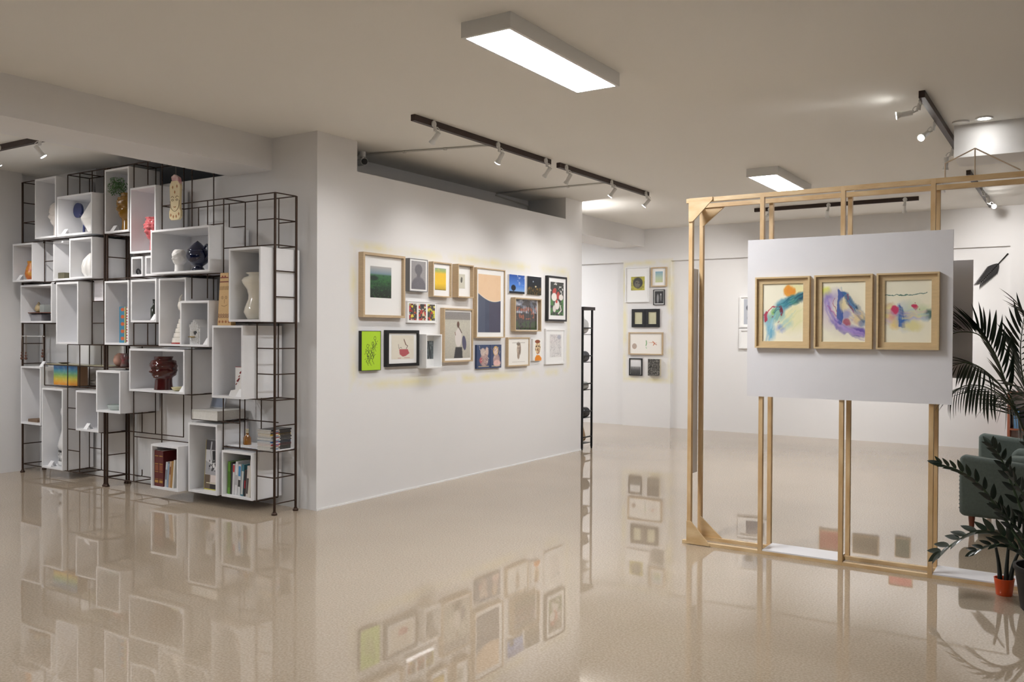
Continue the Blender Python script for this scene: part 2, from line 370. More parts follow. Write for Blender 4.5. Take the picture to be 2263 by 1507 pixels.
# ------------------------------------------------------------------ painting helpers: colours computed per vertex of a fine grid
class Pic:
    def __init__(s, nx, ny, base, asp):
        nx, ny = int(nx*1.8), int(ny*1.8); u = np.linspace(0, 1, nx); v = np.linspace(0, 1, ny)
        s.U, s.V = np.meshgrid(u, v); s.asp = asp      # asp = height / width
        s.c = np.zeros((ny, nx, 3)) + lin(base)
    def put(s, mask, col, a=1.0):
        m = np.clip(mask, 0, 1)[..., None]*a; s.c = s.c*(1-m) + lin(col)*m; return s
    def ell(s, cx, cy, rx, ry, col, soft=0.15, rot=0, a=1.0):
        x = s.U-cx; y = (s.V-cy)*s.asp; c, n = math.cos(rot), math.sin(rot)
        d = np.sqrt(((x*c+y*n)/rx)**2 + ((-x*n+y*c)/(ry*s.asp))**2)
        return s.put((1-d)/max(soft, 1e-3)+.5, col, a)
    def rect(s, x0, x1, y0, y1, col, soft=0.004, a=1.0):
        f = lambda t, e: np.clip(t/e+.5, 0, 1)
        return s.put(f(s.U-x0, soft)*f(x1-s.U, soft)*f(s.V-y0, soft)*f(y1-s.V, soft), col, a)
    def line(s, pts, w, col, a=1.0, soft=0.5):
        d = np.full(s.U.shape, 9.0)
        for (x0, y0), (x1, y1) in zip(pts[:-1], pts[1:]):
            dx, dy = x1-x0, (y1-y0)*s.asp; L = dx*dx+dy*dy+1e-9
            t = np.clip(((s.U-x0)*dx+(s.V-y0)*s.asp*dy)/L, 0, 1)
            d = np.minimum(d, np.hypot(s.U-x0-t*dx, (s.V-y0)*s.asp-t*dy))
        return s.put((w-d)/(w*soft)+.5, col, a)
    def poly(s, pts, col, a=1.0):
        ins = np.zeros(s.U.shape, bool); n = len(pts)
        for i in range(n):
            (x0, y0), (x1, y1) = pts[i], pts[(i+1) % n]
            c = ((y0 > s.V) != (y1 > s.V)) & (s.U < (x1-x0)*(s.V-y0)/(y1-y0+1e-9)+x0); ins ^= c
        m = ins.astype(float)
        for _ in range(2): m = (m + np.roll(m, 1, 0) + np.roll(m, -1, 0) + np.roll(m, 1, 1) + np.roll(m, -1, 1))/5
        return s.put(m, col, a)
    def grad(s, stops, axis='v'):
        t = s.V if axis == 'v' else s.U; p = [q[0] for q in stops]; cs = np.array([lin(q[1]) for q in stops])
        s.c = np.stack([np.interp(t, p, cs[:, k]) for k in range(3)], -1); return s
    def noise(s, fx, fy=None, seed=1, octv=3):
        r = np.random.default_rng(seed); fy = fy or fx; out = np.zeros(s.U.shape); amp = 1
        for o in range(octv):
            nx, ny = int(fx*2**o)+2, int(fy*2**o)+2; g = r.random((ny, nx))
            x = np.clip(s.U, 0, 1)*(nx-1.001); y = np.clip(s.V, 0, 1)*(ny-1.001); i = x.astype(int); j = y.astype(int); fx_, fy_ = x-i, y-j
            fx_ = fx_*fx_*(3-2*fx_); fy_ = fy_*fy_*(3-2*fy_)
            out += amp*((g[j, i]*(1-fx_)+g[j, i+1]*fx_)*(1-fy_)+(g[j+1, i]*(1-fx_)+g[j+1, i+1]*fx_)*fy_); amp *= .5
        out -= out.min(); return out/out.max()
    def warp(s, amt, seed, f=7):
        s.U, s.V = s.U + amt*(s.noise(f, f, seed)-.5), s.V + amt*(s.noise(f, f, seed+1)-.5); return s
    def streaks(s, pts, n, spread, cols, w=.012, a=.35, seed=0):
        q = np.random.default_rng(seed)
        for i in range(n):
            o = q.normal(0, spread, 2); k = q.integers(0, max(1, len(pts)-1)); m = min(len(pts), k+2+q.integers(0, 2))
            s.line([(x+o[0], y+o[1]) for x, y in pts[k:m]], w*q.uniform(.5, 1.6), cols[q.integers(len(cols))], a*q.uniform(.5, 1.2), 1.6)
        return s
    def grain(s, amt, seed=3):
        s.c = np.clip(s.c*(1+amt*(np.random.default_rng(seed).random(s.U.shape)[..., None]-.5)), 0, 1); return s
def picture_mesh(name, pic, x0, x1, z0, z1, y, parent, glazed=False):
    """flat picture grid in the parent's local x/z plane at depth y, facing -y"""
    ny, nx = pic.U.shape
    X, Z = np.meshgrid(np.linspace(x0, x1, nx), np.linspace(z0, z1, ny))
    V = np.stack([X, np.full_like(X, y), Z], -1).reshape(-1, 3)
    I = (np.arange(ny-1)[:, None]*nx+np.arange(nx-1)[None]).ravel()
    F = np.stack([I, I+1, I+nx+1, I+nx], -1)
    me = bpy.data.meshes.new(name)
    me.vertices.add(len(V)); me.vertices.foreach_set('co', V.ravel())
    me.loops.add(F.size); me.loops.foreach_set('vertex_index', F.ravel().astype(np.int32))
    me.polygons.add(len(F)); me.polygons.foreach_set('loop_start', (np.arange(len(F))*4).astype(np.int32))
    me.update(calc_edges=True)
    at = me.color_attributes.new('Col', 'FLOAT_COLOR', 'POINT')
    c = np.concatenate([pic.c.reshape(-1, 3), np.ones((nx*ny, 1))], 1); at.data.foreach_set('color', c.astype(np.float32).ravel())
    me.materials.append(PAINTG if glazed else PAINT)
    o = bpy.data.objects.new(name, me); COL.objects.link(o); o.parent = parent
    return o
def framed(label, loc, w, h, d, fr, bw, pic=None, win=None, rot=0.0, group=None, mount=MATB, recess=None, name='framed_picture', glazed=True, flat=False, side=None):
    """picture on a wall: loc = bottom centre on the wall face; local x right, -y towards the viewer.
    win = (x0, x1, z0, z1) of the image as fractions of the whole front; flat = no moulding, image on a block"""
    t = thing(name, label, 'picture', loc, group, (0, 0, rot))
    if flat:
        MB().box(-w/2, w/2, -d+.001, 0, 0, h).build('panel', side or MATB, t, local=True)
        picture_mesh('image', pic, -w/2, w/2, 0, h, -d, t)
        return t
    b = MB()
    def bar2(x0, x1, z0, z1): b.box(x0, x1, -d, 0, z0, z1)
    bar2(-w/2, -w/2+bw, 0, h); bar2(w/2-bw, w/2, 0, h); bar2(-w/2+bw, w/2-bw, 0, bw); bar2(-w/2+bw, w/2-bw, h-bw, h)
    b.build('frame', fr, t, local=True)
    rc = recess if recess is not None else min(0.02, d*.5)
    ym = -d+rc
    MB().box(-w/2+bw, w/2-bw, ym, ym+.004, bw, h-bw).build('mount', mount, t, local=True)
    if pic is not None:
        x0, x1, z0, z1 = win or (bw/w, 1-bw/w, bw/h, 1-bw/h)
        picture_mesh('image', pic, -w/2+x0*w, -w/2+x1*w, z0*h, z1*h, ym-.0012, t, glazed)
    return t
def person_shape(p, cx, cy, s, col, a=1.0):
    p.ell(cx, cy+.26*s, .09*s, .11*s/p.asp, col, .3, a=a); p.ell(cx, cy, .2*s, .2*s, col, .25, a=a); return p

# ---- the picture wall (faces +x, so local x runs along +y)
GX = -5.35
def gal(label, y0, y1, z0, z1, d, fr, bw, pic, win=None, **kw):
    return framed(label, (GX, (y0+y1)/2, z0), y1-y0, z1-z0, d, fr, bw, pic, win, rot=math.pi/2, **kw)
def P(nx, ny, base, w, h): return Pic(nx, ny, base, h/w)

p = P(50, 70, '3A5A3A', .2, .3).grad([(0, '1C241E'), (.25, '22352A'), (.55, '33613A'), (.72, '3F6E4C'), (.78, '7C93A0'), (1, 'B9B6B4')])
n = p.noise(14, 20, 5, 3); p.put((n-.55)*4*(p.V < .74), '1B2A1E', .6); p.put((n < .3)*(p.V < .7)*1., '3E7A3A', .35); p.ell(.15, .62, .22, .08, '24382F', .6)
gal('large light wood framed picture of a green hill with wide white mount', 5.740, 6.310, 1.633, 2.209, .06, OAK, .022, p, (.21, .71, .31, .80), recess=.03)
p = P(40, 60, '9C9A9C', .2, .28); p.ell(.5, .7, .26, .19, '6C6A70', .25); p.rect(.38, .62, .4, .6, '6C6A70', .06); p.ell(.5, .08, .5, .36, '706E76', .2); p.grain(.35)
gal('grey framed photograph of a dim grey head and shoulders portrait', 6.379, 6.650, 1.890, 2.201, .055, GREYF, .006, p, (.10, .90, .07, .93), recess=.004)
p = P(36, 60, 'E9C22E', .15, .25).grad([(0, '6F6A2A'), (.06, 'C9A31E'), (.3, 'F2C91A'), (.75, 'EDC02A'), (.86, 'A9B85C'), (1, '8FA48C')]); n = p.noise(6, 10, 2); p.put((n-.6)*2, 'F7DB4C', .4)
gal('light wood framed small yellow abstract with green top band', 6.730, 7.031, 1.850, 2.194, .06, OAK, .012, p, (.17, .76, .20, .83))
p = P(30, 40, 'CFCDBE', .15, .18); p.ell(.52, .6, .14, .2, '7A776C', .4); p.ell(.5, .52, .1, .12, '4D4A44', .5); p.ell(.58, .7, .05, .08, '2E2C2A', .4); p.grain(.12)
gal('light wood framed tiny pencil drawing of a head on grey paper', 7.118, 7.390, 1.858, 2.197, .075, OAK, .012, p, (.16, .62, .28, .71), recess=.04)
p = P(60, 110, 'E6C29A', .4, .66).grad([(0, '24324F'), (.3, '2E3B59'), (.58, '3D4864'), (.60, 'E9C6A0'), (1, 'E8C39B')])
p.c[:] = lin('E8C6A0'); n = p.noise(5, 8, 4); p.put((n-.5), 'DDB285', .5)
edge = .60 - .07*np.sin(np.clip(p.U, 0, 1)*2.6) + .05*(1-p.U)**2*1.5; p.put((edge-p.V)/.006+.5, '36425F'); p.put(np.clip(1-abs(p.V-edge)/.01, 0, 1), 'F4E6D2')
p.put(((p.V < edge-.02)*1.)*p.noise(4, 6, 9), '232E4A', .6); p.put((p.V < edge-.03)*(p.U > .48)*1., '3A2C48', .45); p.put((p.V < edge-.01)*(p.U < .3)*.6, '5B667E', .5)  # violet right part paints the glazing's reflection into the print
gal('tall light wood framed print of a dark blue dune under an orange sky', 7.477, 8.021, 1.445, 2.188, .05, OAK, .012, p, (.08, .86, .08, .91), recess=.012)
p = P(66, 36, 'EFEFEF', .44, .19)
for i, (seed, cc) in enumerate(((11, ('B22A2A', 'E8D44A', '3A3430')), (12, ('C03A34', 'D8C8A0', '2E2A28')), (13, ('D9D23A', 'C23A2E', '35402E')))):
    a0 = .05+i*.32; a1 = a0+.26; m = ((p.U > a0)*(p.U < a1)*(p.V > .08)*(p.V < .92)).astype(float); n = p.noise(14, 8, seed, 3); n2 = p.noise(12, 7, seed+20, 2)
    p.put(m, '4A443E'); p.put(m*np.clip((n-.55)*9, 0, 1), cc[0]); p.put(m*np.clip((n2-.64)*9, 0, 1), cc[1]); p.put(m*np.clip((.38-n)*8, 0, 1), cc[2]); p.put(m*np.clip((.24-n2)*9, 0, 1), 'D9D2C6')
gal('small white framed triptych of three colourful narrow photographs', 6.386, 6.838, 1.592, 1.799, .025, WHITEF, .008, p, recess=.006)
p = P(56, 80, 'B9B6AA', .4, .46).grad([(0, 'B3AFA3'), (.75, 'C5C2B4'), (.83, 'BDBAAE'), (.84, '8F8A86'), (1, '8A8786')]); p.grain(.3)
p.ell(.53, .44, .13, .2, 'D9D2CE', .15); p.poly([(.42, .24), (.68, .24), (.7, 0), (.36, 0)], '26262C'); p.ell(.76, .33, .08, .16, '4B4A66', .12, .15); p.ell(.52, .73, .05, .07, '6A4A3C', .3); p.line([(.5, .72), (.66, .55)], .014, '5A4034'); p.line([(.42, .5), (.4, .56)], .012, '8A6A58')
gal('light wood framed photograph of a person with a bag looking at a grey beach', 6.920, 7.419, 1.202, 1.747, .05, OAK, .016, p, (.05, .93, .07, .93), recess=.015)
p = P(50, 70, 'B4DE2E', .25, .35)
for x, y, s in ((.32, .58, .5), (.58, .64, .55), (.45, .42, .5), (.70, .78, .4), (.6, .45, .4), (.3, .42, .4)):
    q = np.random.default_rng(int(x*100)); p.line([(x, y), (x+.05, y-.1), (x-.04, y-.2), (x+.06, y-.3)], .008, '20301A')
    for _ in range(13): a, b2 = q.normal(x, .07), q.normal(y-.1, .07); p.line([(a, b2), (a+q.normal(0, .05), b2+q.normal(0, .05))], .007, '26361C')
    p.ell(x, y+.04, .06, .05, '2C3F1C', .3); p.ell(x, y+.04, .045, .036, 'B4DE2E', .3)
gal('bright lime green drawing of skeleton figures with black edge', 5.745, 6.002, 1.156, 1.512, .035, BLACKF, .004, p, recess=.0035, glazed=False)
p = P(60, 60, 'E4DECF', .3, .25); n = p.noise(5, 5, 8); p.put((n-.5), 'D8D0BC', .5)
p.poly([(.34, .42), (.72, .42), (.8, .24), (.62, .12), (.5, .1), (.36, .2)], 'B5545A'); p.line([(.3, .62), (.33, .44), (.42, .5), (.46, .44)], .008, '6A5A50'); p.line([(.55, .84), (.62, .62), (.72, .55), (.66, .44)], .012, '5C4238'); p.line([(.56, .8), (.64, .6)], .02, '7A5A48'); p.rect(.28, .42, .03, .06, 'C79A94', .01); p.rect(.55, .82, .04, .065, 'C79A94', .01)
gal('black framed drawing of a torso in a red skirt', 6.079, 6.544, 1.182, 1.520, .04, BLACKF, .028, p, (.16, .85, .20, .86), recess=.012)
p = P(24, 40, '5A6468', .12, .2); n = p.noise(4, 7, 3); p.put((n-.4)*2, '98A2A6', .8); p.line([(.3, .95), (.5, .5), (.35, .05)], .07, '2E3436'); p.ell(.6, .2, .12, .3, '3A4248', .4)
gal('deep white box frame with a narrow grey photograph inside', 6.564, 6.810, 1.156, 1.483, .11, WHITEF, .012, p, (.46, .93, .26, .80), recess=.095)
p = P(50, 36, '2F6FD0', .32, .21).grad([(0, '0A1430'), (.1, '0C1836'), (.13, '7FA8E0'), (.4, '4E86DC'), (1, '1E4FA8')]); n = p.noise(5, 6, 21); p.put((n-.5)*3*(p.V > .45)*(p.U > .5), 'D5E2F2', .6)
p.ell(.27, .3, .15, .16, '0A1020', .25); p.rect(.25, .29, .1, .25, '0A1020', .01); p.rect(0, 1, 0, .11, '080E1E', .02)
gal('small frameless print of a lone black tree under a blue sky', 8.148, 8.471, 1.944, 2.154, .018, None, 0, p, flat=True)
p = P(50, 36, '16202C', .31, .21).grad([(0, '1C2016'), (.3, '38321E'), (.45, '141A22'), (1, '18202C')]); n = p.noise(20, 8, 6); p.put((n > .66)*(p.V < .42)*1., '8A6A34', .7); p.ell(.42, .72, .03, .04, 'B9C8D8', .5); p.ell(.6, .46, .06, .04, 'D8C8A0', .6)
gal('small frameless print of a dark night landscape with tiny lights', 8.526, 8.839, 1.944, 2.156, .018, None, 0, p, flat=True)
p = P(70, 56, '3A3436', .5, .33); n = p.noise(6, 6, 14); p.put((n-.45)*3*(p.V > .55), 'B9BCCB', .9); n = p.noise(12, 8, 15); p.put((n > .55)*(p.V > .35)*(p.V < .75)*1., 'B5603A', .7); p.put((n < .4)*(p.V > .6)*1., '6A7488', .6)
for x in (.12, .2, .27, .36, .44, .5, .58, .66, .7, .79, .88): p.rect(x-.012, x+.012, 0, .8, '15130F', .012, .9)
n = p.noise(16, 10, 16); p.put((n > .5)*(p.V < .3)*1., '2F4A24', .8); p.put((n < .35)*(p.V < .25)*1., '0E0E0C', .9)
gal('light wood framed photograph of tall dark trees against a bright sky', 8.211, 8.777, 1.518, 1.898, .06, OAK, .014, p, (.05, .93, .05, .95), recess=.04)
p = P(46, 70, '1B241D', .3, .4); n = p.noise(10, 14, 31); p.put((n > .5)*(p.V < .5)*1., '3E7A34', .9); p.put((n > .74)*(p.V > .6)*1., 'E8E8E4', .8)
p.ell(.3, .72, .16, .09, 'B8352C', .2, .6); p.ell(.28, .55, .2, .12, 'E9E3DC', .2); p.ell(.58, .6, .12, .12, 'B5392F', .2); p.ell(.8, .55, .16, .09, 'E6E0DA', .2); p.ell(.5, .32, .18, .14, 'E7E1DC', .2); p.line([(.75, .3), (.82, .16), (.6, .06)], .03, 'DCD6D0'); p.ell(.46, .42, .08, .05, 'C03A30', .2); p.ell(.3, .2, .12, .1, 'D9D3CC', .3)
gal('black framed picture of red and white rounded shapes on dark green', 8.958, 9.418, 1.643, 2.187, .04, BLACKF, .022, p, (.15, .84, .13, .87), recess=.008)
NAVY = mat('navy canvas edge', '2A3A5E', 0.7)
for k, (a, b_) in enumerate(((7.52, 7.768), (7.774, 7.986))):
    p = P(36, 40, '3A4A6E', .25, .25); p.grain(.1)
    q = np.random.default_rng(40+k)
    p.ell(.55, .35, .3, .26, 'C9A9A0', .3, a=.75); p.ell(.45, .7, .18, .16, 'D8C4BA', .3, a=.8)
    if k: p.ell(.48, .74, .24, .2, 'D2B070', .12); p.ell(.48, .72, .17, .15, 'D9C3BC', .2); p.ell(.6, .2, .32, .14, 'E0B9B4', .3)
    else: p.ell(.75, .7, .12, .2, 'CDB4AA', .3); p.ell(.3, .35, .1, .12, 'B5606A', .3)
    for _ in range(26):
        x, y = q.uniform(.15, .85), q.uniform(.1, .9); p.line([(x, y), (x+q.normal(0, .08), y+q.normal(0, .08))], .012, ('5A4A5C', '8C6A5A', 'E2D5C4')[q.integers(3)], .8)
    p.rect(.12, .9, .07, .1, 'C9B890', .02)
    gal(('navy canvas with a pink embroidered tangle of figures beside its haloed twin', 'navy canvas with an embroidered figure in a golden halo')[k], a, b_, 1.119, 1.371, .025, None, 0, p, flat=True, side=NAVY)
p = P(60, 44, 'EEECE6', .4, .28); p.ell(.52, .58, .1, .24, 'BCAA98', .15); p.ell(.50, .8, .09, .07, '7A6A5C', .4); p.ell(.585, .6, .03, .2, '8A786A', .5); p.line([(.47, .64), (.5, .645)], .009, '4A3E36'); p.line([(.54, .64), (.57, .645)], .009, '4A3E36'); p.line([(.515, .63), (.505, .53), (.53, .52)], .007, '6A5A4E'); p.line([(.49, .46), (.54, .46)], .008, '7A4A40'); p.ell(.5, .36, .06, .14, '9C8A7A', .3); p.ell(.56, .5, .02, .1, '6A5C52', .5); p.line([(.2, .84), (.82, .84)], .005, 'A9A59E'); p.line([(.2, .12), (.82, .12)], .005, 'C4C0B8')
gal('light wood framed white sheet with a small carved face', 8.104, 8.561, 1.124, 1.450, .035, OAK, .014, p, recess=.01)
p = P(36, 56, 'F0EFEB', .19, .25); p.ell(.55, .6, .3, .3, 'E3CDA2', .1); p.put((abs(p.noise(5, 7, 51)-.5) < .06)*((p.U-.55)**2/.1+(p.V-.6)**2/.1 < 1), '7A3A1E', .9)
p.ell(.52, .88, .3, .08, '8E4A2A', .25); p.ell(.42, .66, .07, .04, '3A2018', .2); p.ell(.68, .66, .07, .04, '3A2018', .2); p.line([(.56, .62), (.6, .46), (.5, .44)], .02, '9A4E28'); p.rect(.42, .68, .34, .37, 'B0402A', .02); p.poly([(.22, 0), (.96, 0), (.98, .12), (.72, .26), (.4, .26), (.24, .14)], 'E58A1C')
gal('small canvas of an orange and brown line drawn face in an orange top', 8.640, 8.836, 1.176, 1.431, .03, None, 0, p, flat=True)
p = P(50, 56, 'DCDADA', .3, .3)
q = np.random.default_rng(77)
for _ in range(70): x, y = q.uniform(.05, .95, 2); p.line([(x, y), (x+q.normal(0, .14), y+q.normal(0, .14))], .006, '8E8E96', .7)
p.ell(.8, .88, .16, .1, '9AA0B4', .5, a=.7)
gal('white framed grey pencil drawing of tangled lines', 8.943, 9.405, 1.126, 1.552, .025, WHITEF, .02, p, (.22, .82, .20, .84), recess=.008)

# ---- back wall pictures (face -y)
BY = 12.99
def back(label, x0, x1, z0, z1, d, fr, bw, pic, win=None, y=BY, **kw):
    return framed(label, ((x0+x1)/2, y, z0), x1-x0, z1-z0, d, fr, bw, pic, win, **kw)
p = P(30, 30, 'B5AD3E', .2, .2); p.ell(.5, .55, .36, .4, '2A2822', .15); p.ell(.46, .45, .2, .26, '6A6454', .3); p.ell(.4, .55, .08, .04, '15140F', .3); p.ell(.6, .52, .07, .04, '15140F', .3); p.put((p.noise(7, 7, 5) > .62)*1., '4A4632', .5)
back('white framed picture with a small dark head on yellow green', -6.225, -5.798, 2.006, 2.573, .03, WHITEF, .014, p, (.24, .80, .34, .73))
p = P(20, 28, '8FB4C4', .12, .16).grad([(0, 'C9CF9A'), (.45, 'B7CBB4'), (1, '7FA9C2')])
back('small light wood framed blue and yellow sea picture on the back wall', -5.765, -5.500, 2.249, 2.560, .04, OAK, .018, p, (.26, .74, .22, .78))
p = P(26, 34, '1C1C1E', .15, .2); p.ell(.35, .4, .12, .35, '8E8E90', .4); p.ell(.7, .5, .1, .3, '6E6E70', .4); p.ell(.7, .72, .07, .08, 'B5B5B5', .4); p.rect(.58, .9, .2, .24, '55555A', .02)
back('small black framed dark photograph of two statues', -5.729, -5.537, 1.957, 2.204, .025, BLACKF, .01, p, (.12, .88, .10, .90))
for a, b_, lab in ((-6.103, -5.866, 'thick black framed blank beige sheet, its twin touching its right side'), (-5.862, -5.621, 'thick black framed blank beige sheet, its twin touching its left side')):
    p = P(20, 26, 'C9C6A6', .12, .15); p.grain(.08); back(lab, a, b_, 1.603, 1.896, .03, BLACKF, .05, p)
p = P(70, 40, 'EFEBE4', .55, .32); p.ell(.15, .36, .075, .14, 'B5A294', .06); p.line([(.52, .64), (.53, .5), (.51, .4)], .012, '5AA05A'); p.line([(.51, .32), (.53, .26)], .008, '8AC48A'); p.line([(.72, .6), (.78, .52), (.74, .42)], .012, 'C8744A'); p.line([(.6, .55), (.84, .53)], .006, 'D8A48A'); p.line([(.76, .52), (.84, .44)], .009, 'B55A3A')
back('wide light wood framed white sheet with a grey oval and tiny coloured dancers', -6.157, -5.560, 1.159, 1.521, .035, OAK, .018, p)
p = P(26, 32, '8A8A8A', .17, .2).grad([(0, '2C2C2C'), (.3, '4A4A4A'), (.5, '8E8E8E'), (.56, 'D8D8D8'), (1, 'E8E8E8')]); p.put((p.noise(10, 8, 4)-.5)*(p.V < .5), '1E1E1E', .8)
back('small black framed grey landscape photograph low on the back wall', -6.147, -5.916, .818, 1.099, .025, BLACKF, .018, p, (.10, .87, .07, .93))
p = P(36, 44, '4A4844', .2, .26); p.put((p.noise(14, 16, 9) > .55)*1., '7E7C76', .8); p.put((p.noise(10, 14, 10) < .35)*1., '232220', .8)
back('small mottled dark grey canvas with pale edge', -5.799, -5.594, .827, 1.094, .06, None, 0, p, flat=True, side=mat('raw canvas edge', 'C9C1AC', .8))
NY = 13.05
p = P(30, 60, 'B9BEC8', .4, .3); p.ell(.3, .65, .2, .16, '3A3E46', .2); p.ell(.3, .25, .16, .14, '44484E', .2); p.ell(.6, .5, .2, .3, '8A909A', .4)
back('white framed blue grey photograph half hidden behind the display board', -4.338, -3.865, 1.60, 2.077, .04, WHITEF, .025, p, (.14, .92, .10, .90), y=NY)
p = P(30, 30, '5A5E72', .3, .2); p.put(p.noise(5, 5, 2)-.4, '8A8A9A', .8)
back('white framed violet grey picture hung under the blue grey photograph', -4.338, -3.865, 1.281, 1.58, .04, WHITEF, .03, p, (.26, .85, .15, .82), y=NY)
hid = (('red and brown abstract framed in pale wood', -3.139, -2.842, 1.315, 1.613, 'A8483A', 'D0A08C'), ('dark olive canvas', -2.678, -2.328, 1.34, 1.603, '5A5040', '8C7E62'), ('dark green narrow picture', -2.120, -1.922, 1.298, 1.582, '4A5648', '8A9478'), ('coral red wide picture', -2.20, -1.89, 1.72, 1.974, 'C85A4C', 'E8A898'))
for lab, a, b_, z0, z1, c1, c2 in hid:
    p = P(30, 30, c1, b_-a, z1-z0); p.put(p.noise(4, 4, int(-a*100))-.35, c2, .8)
    back(lab + ' on the back wall behind the display board', a, b_, z0, z1, .03, OAK, .012, p, y=NY)
# ------------------------------------------------------------------ the steel rod shelf: two modules on a 0.212 m lattice
PT = 0.212; YF, YR = 4.925, 5.155
zk = lambda k: 0.09 + PT*k
X2 = lambda n: -5.506 - PT*n          # right module, n = 0 (pillar side) .. 11
X1 = lambda m: -7.878 - PT*m          # left module, m = 0 .. 7
RR, RP = 0.005, 0.0105
def module(fx, nmax, label, tops):
    t = thing('rod_shelf', label, 'shelf', ((fx(0)+fx(nmax))/2, (YF+YR)/2, 0), 'steel rod shelf modules')
    def v(n, face, k0, k1): bar('rod', (fx(n), face, zk(k0)), (fx(n), face, zk(k1)), RR, STEEL, t)
    def h(face, k, n0, n1, dz=0): bar('rod', (fx(n0), face, zk(k)+dz), (fx(n1), face, zk(k)+dz), RR, STEEL, t)
    def d(n, k): bar('rod', (fx(n), YF, zk(k)), (fx(n), YR, zk(k)), RR, STEEL, t)
    for n, top in tops:
        for y in (YF, YR):
            bar('post', (fx(n), y, 0.02), (fx(n), y, zk(top)), RP, STEEL, t, 12)
            MB().lathe([(0.022, 0), (0.024, 0.006), (0.02, 0.016), (0.014, 0.022), (0.014, 0.03)], (fx(n), y, 0), 14).build('foot', STEEL, t, smooth='auto')
    return t, v, h, d
T2, v, h, d = module(X2, 11, 'tall open shelf frame of dark steel rods beside the pillar', ((0, 12), (11, 14)))
for n, ks in ((1, ((12, 10), (7, 4), (2, 0))), (2, ((4, 2),)), (3, ((12, 9), (4, 0))), (4, ((12, 11), (9, 8))), (5, ((14, 11), (9, 8), (6, 3), (2, 0))), (7, ((14, 10), (7, 6), (4, 0))), (8, ((14, 13), (7, 6))), (9, ((14, 11), (7, 6), (4, 0)))):
    for a, b_ in ks: v(n, YF, a, b_)
for n, ks in ((1, ((12, 10), (7, 4), (2, 0))), (2, ((4, 2.6),)), (3, ((12, 10), (4, 2))), (4, ((12, 11), (6, 5))), (5, ((14, 11), (9, 8), (4, 3))), (6, ((12, 11),)), (7, ((14, 10), (4, 2))), (9, ((14, 13), (7, 6), (4, 2))), (10, ((6, 5), (3, 2)))):
    for a, b_ in ks: v(n, YR, a, b_)
for k, a, b_ in ((12, 0, 7), (11, 0, 1), (11, 3, 4), (10, 0, 3), (9, 3, 9), (7, 0, 3), (7, 7, 9), (6, 3, 11), (6, 0, 1), (5, 0, 1), (5, 9, 11), (4, 0, 3), (4, 5, 9), (3, 2, 5), (3, 9, 11), (2, 0, 3), (2, 5, 9), (1, 0, 1), (0, 1, 11), (11, 9, 11), (14, 7, 11), (9, 9, 11), (10, 7, 9)):
    h(YF, k, a, b_)
for k, a, b_ in ((12, 0, 7), (11, 0, 1), (11, 3, 4), (10, 0, 1), (9, 3, 9), (7, 0, 3), (7, 7, 9), (6, 3, 11), (5, 3, 5), (5, 9, 11), (4, 0, 5), (4, 5, 9), (3, 1, 5), (3, 9, 11), (2, 0, 3), (2, 7, 11), (1, 0, 1), (0, 1, 11), (14, 7, 11), (11, 9, 11), (9, 9, 11)):
    h(YR, k, a, b_)
for k in range(0, 13): d(0, k)
for n, k in ((3, 12), (3, 9), (5, 9), (7, 9), (9, 9), (7, 12), (1, 4), (3, 4), (2, 7), (3, 6), (5, 6), (7, 6), (9, 6), (5, 4), (9, 4), (3, 3), (5, 3), (9, 3), (1, 2), (3, 2), (1, 0), (3, 0), (5, 0), (7, 0), (9, 0), (9, 11), (11, 11), (11, 10), (11, 9), (11, 6), (11, 5), (11, 3), (11, 2), (11, 1), (11, 0), (7, 10), (9, 10), (7, 7), (9, 14), (11, 14)): d(n, k)
for x in (X2(8)+.02, X2(10)+.03):
    MB().tube(smooth_pts([(x-.1, YR-.02, zk(0)), (x-.02, YR-.02, zk(0)+.004), (x, YR-.02, zk(0)+.02), (x, YR-.02, zk(0)+.07)], 4), 0.005, 6).build('hook', STEEL, T2, smooth=True)
T1, v, h, d = module(X1, 7, 'tall open shelf frame of dark steel rods beside the left wall', ((0, 14), (7, 14)))
for n, ks in ((1, ((14, 13), (9, 6))), (2, ((14, 13), (6, 4), (2, 0))), (3, ((14, 13), (6, 0))), (5, ((11, 9), (5, 4)))):
    for a, b_ in ks: v(n, YF, a, b_)
for n, ks in ((2, ((6, 5), (2, 0))), (3, ((14, 13), (6, 4), (2, 0))), (1, ((14, 13), (4, 2)))):
    for a, b_ in ks: v(n, YR, a, b_)
for k, a, b_ in ((14, 0, 3), (14, 5, 7), (12, 5, 7), (11, 0, 7), (10, 4, 5), (9, 0, 7), (8, 0, 1), (7, 0, 1), (7, 4, 7), (6, 0, 3), (5, 0, 5), (4, 0, 5), (3, 2, 3), (2, 0, 3), (2, 5, 7), (1, 2, 3), (0, 0, 7)): h(YF, k, a, b_)
for k, a, b_ in ((14, 0, 3), (14, 5, 7), (11, 0, 7), (9, 0, 7), (7, 4, 7), (6, 0, 3), (5, 0, 7), (4, 0, 5), (2, 0, 3), (2, 5, 7), (1, 2, 3), (0, 0, 7)): h(YR, k, a, b_)
for k in (14, 13, 12, 11, 9, 7, 6, 5, 2, 1, 0): d(7, k)
for n, k in ((2, 14), (3, 14), (3, 11), (5, 11), (2, 9), (5, 9), (1, 6), (3, 6), (4, 7), (2, 5), (3, 4), (2, 4), (5, 2), (2, 2), (2, 0), (3, 0), (5, 0), (0, 14), (0, 11), (0, 9), (0, 6), (0, 4), (0, 2), (0, 0)): d(n, k)

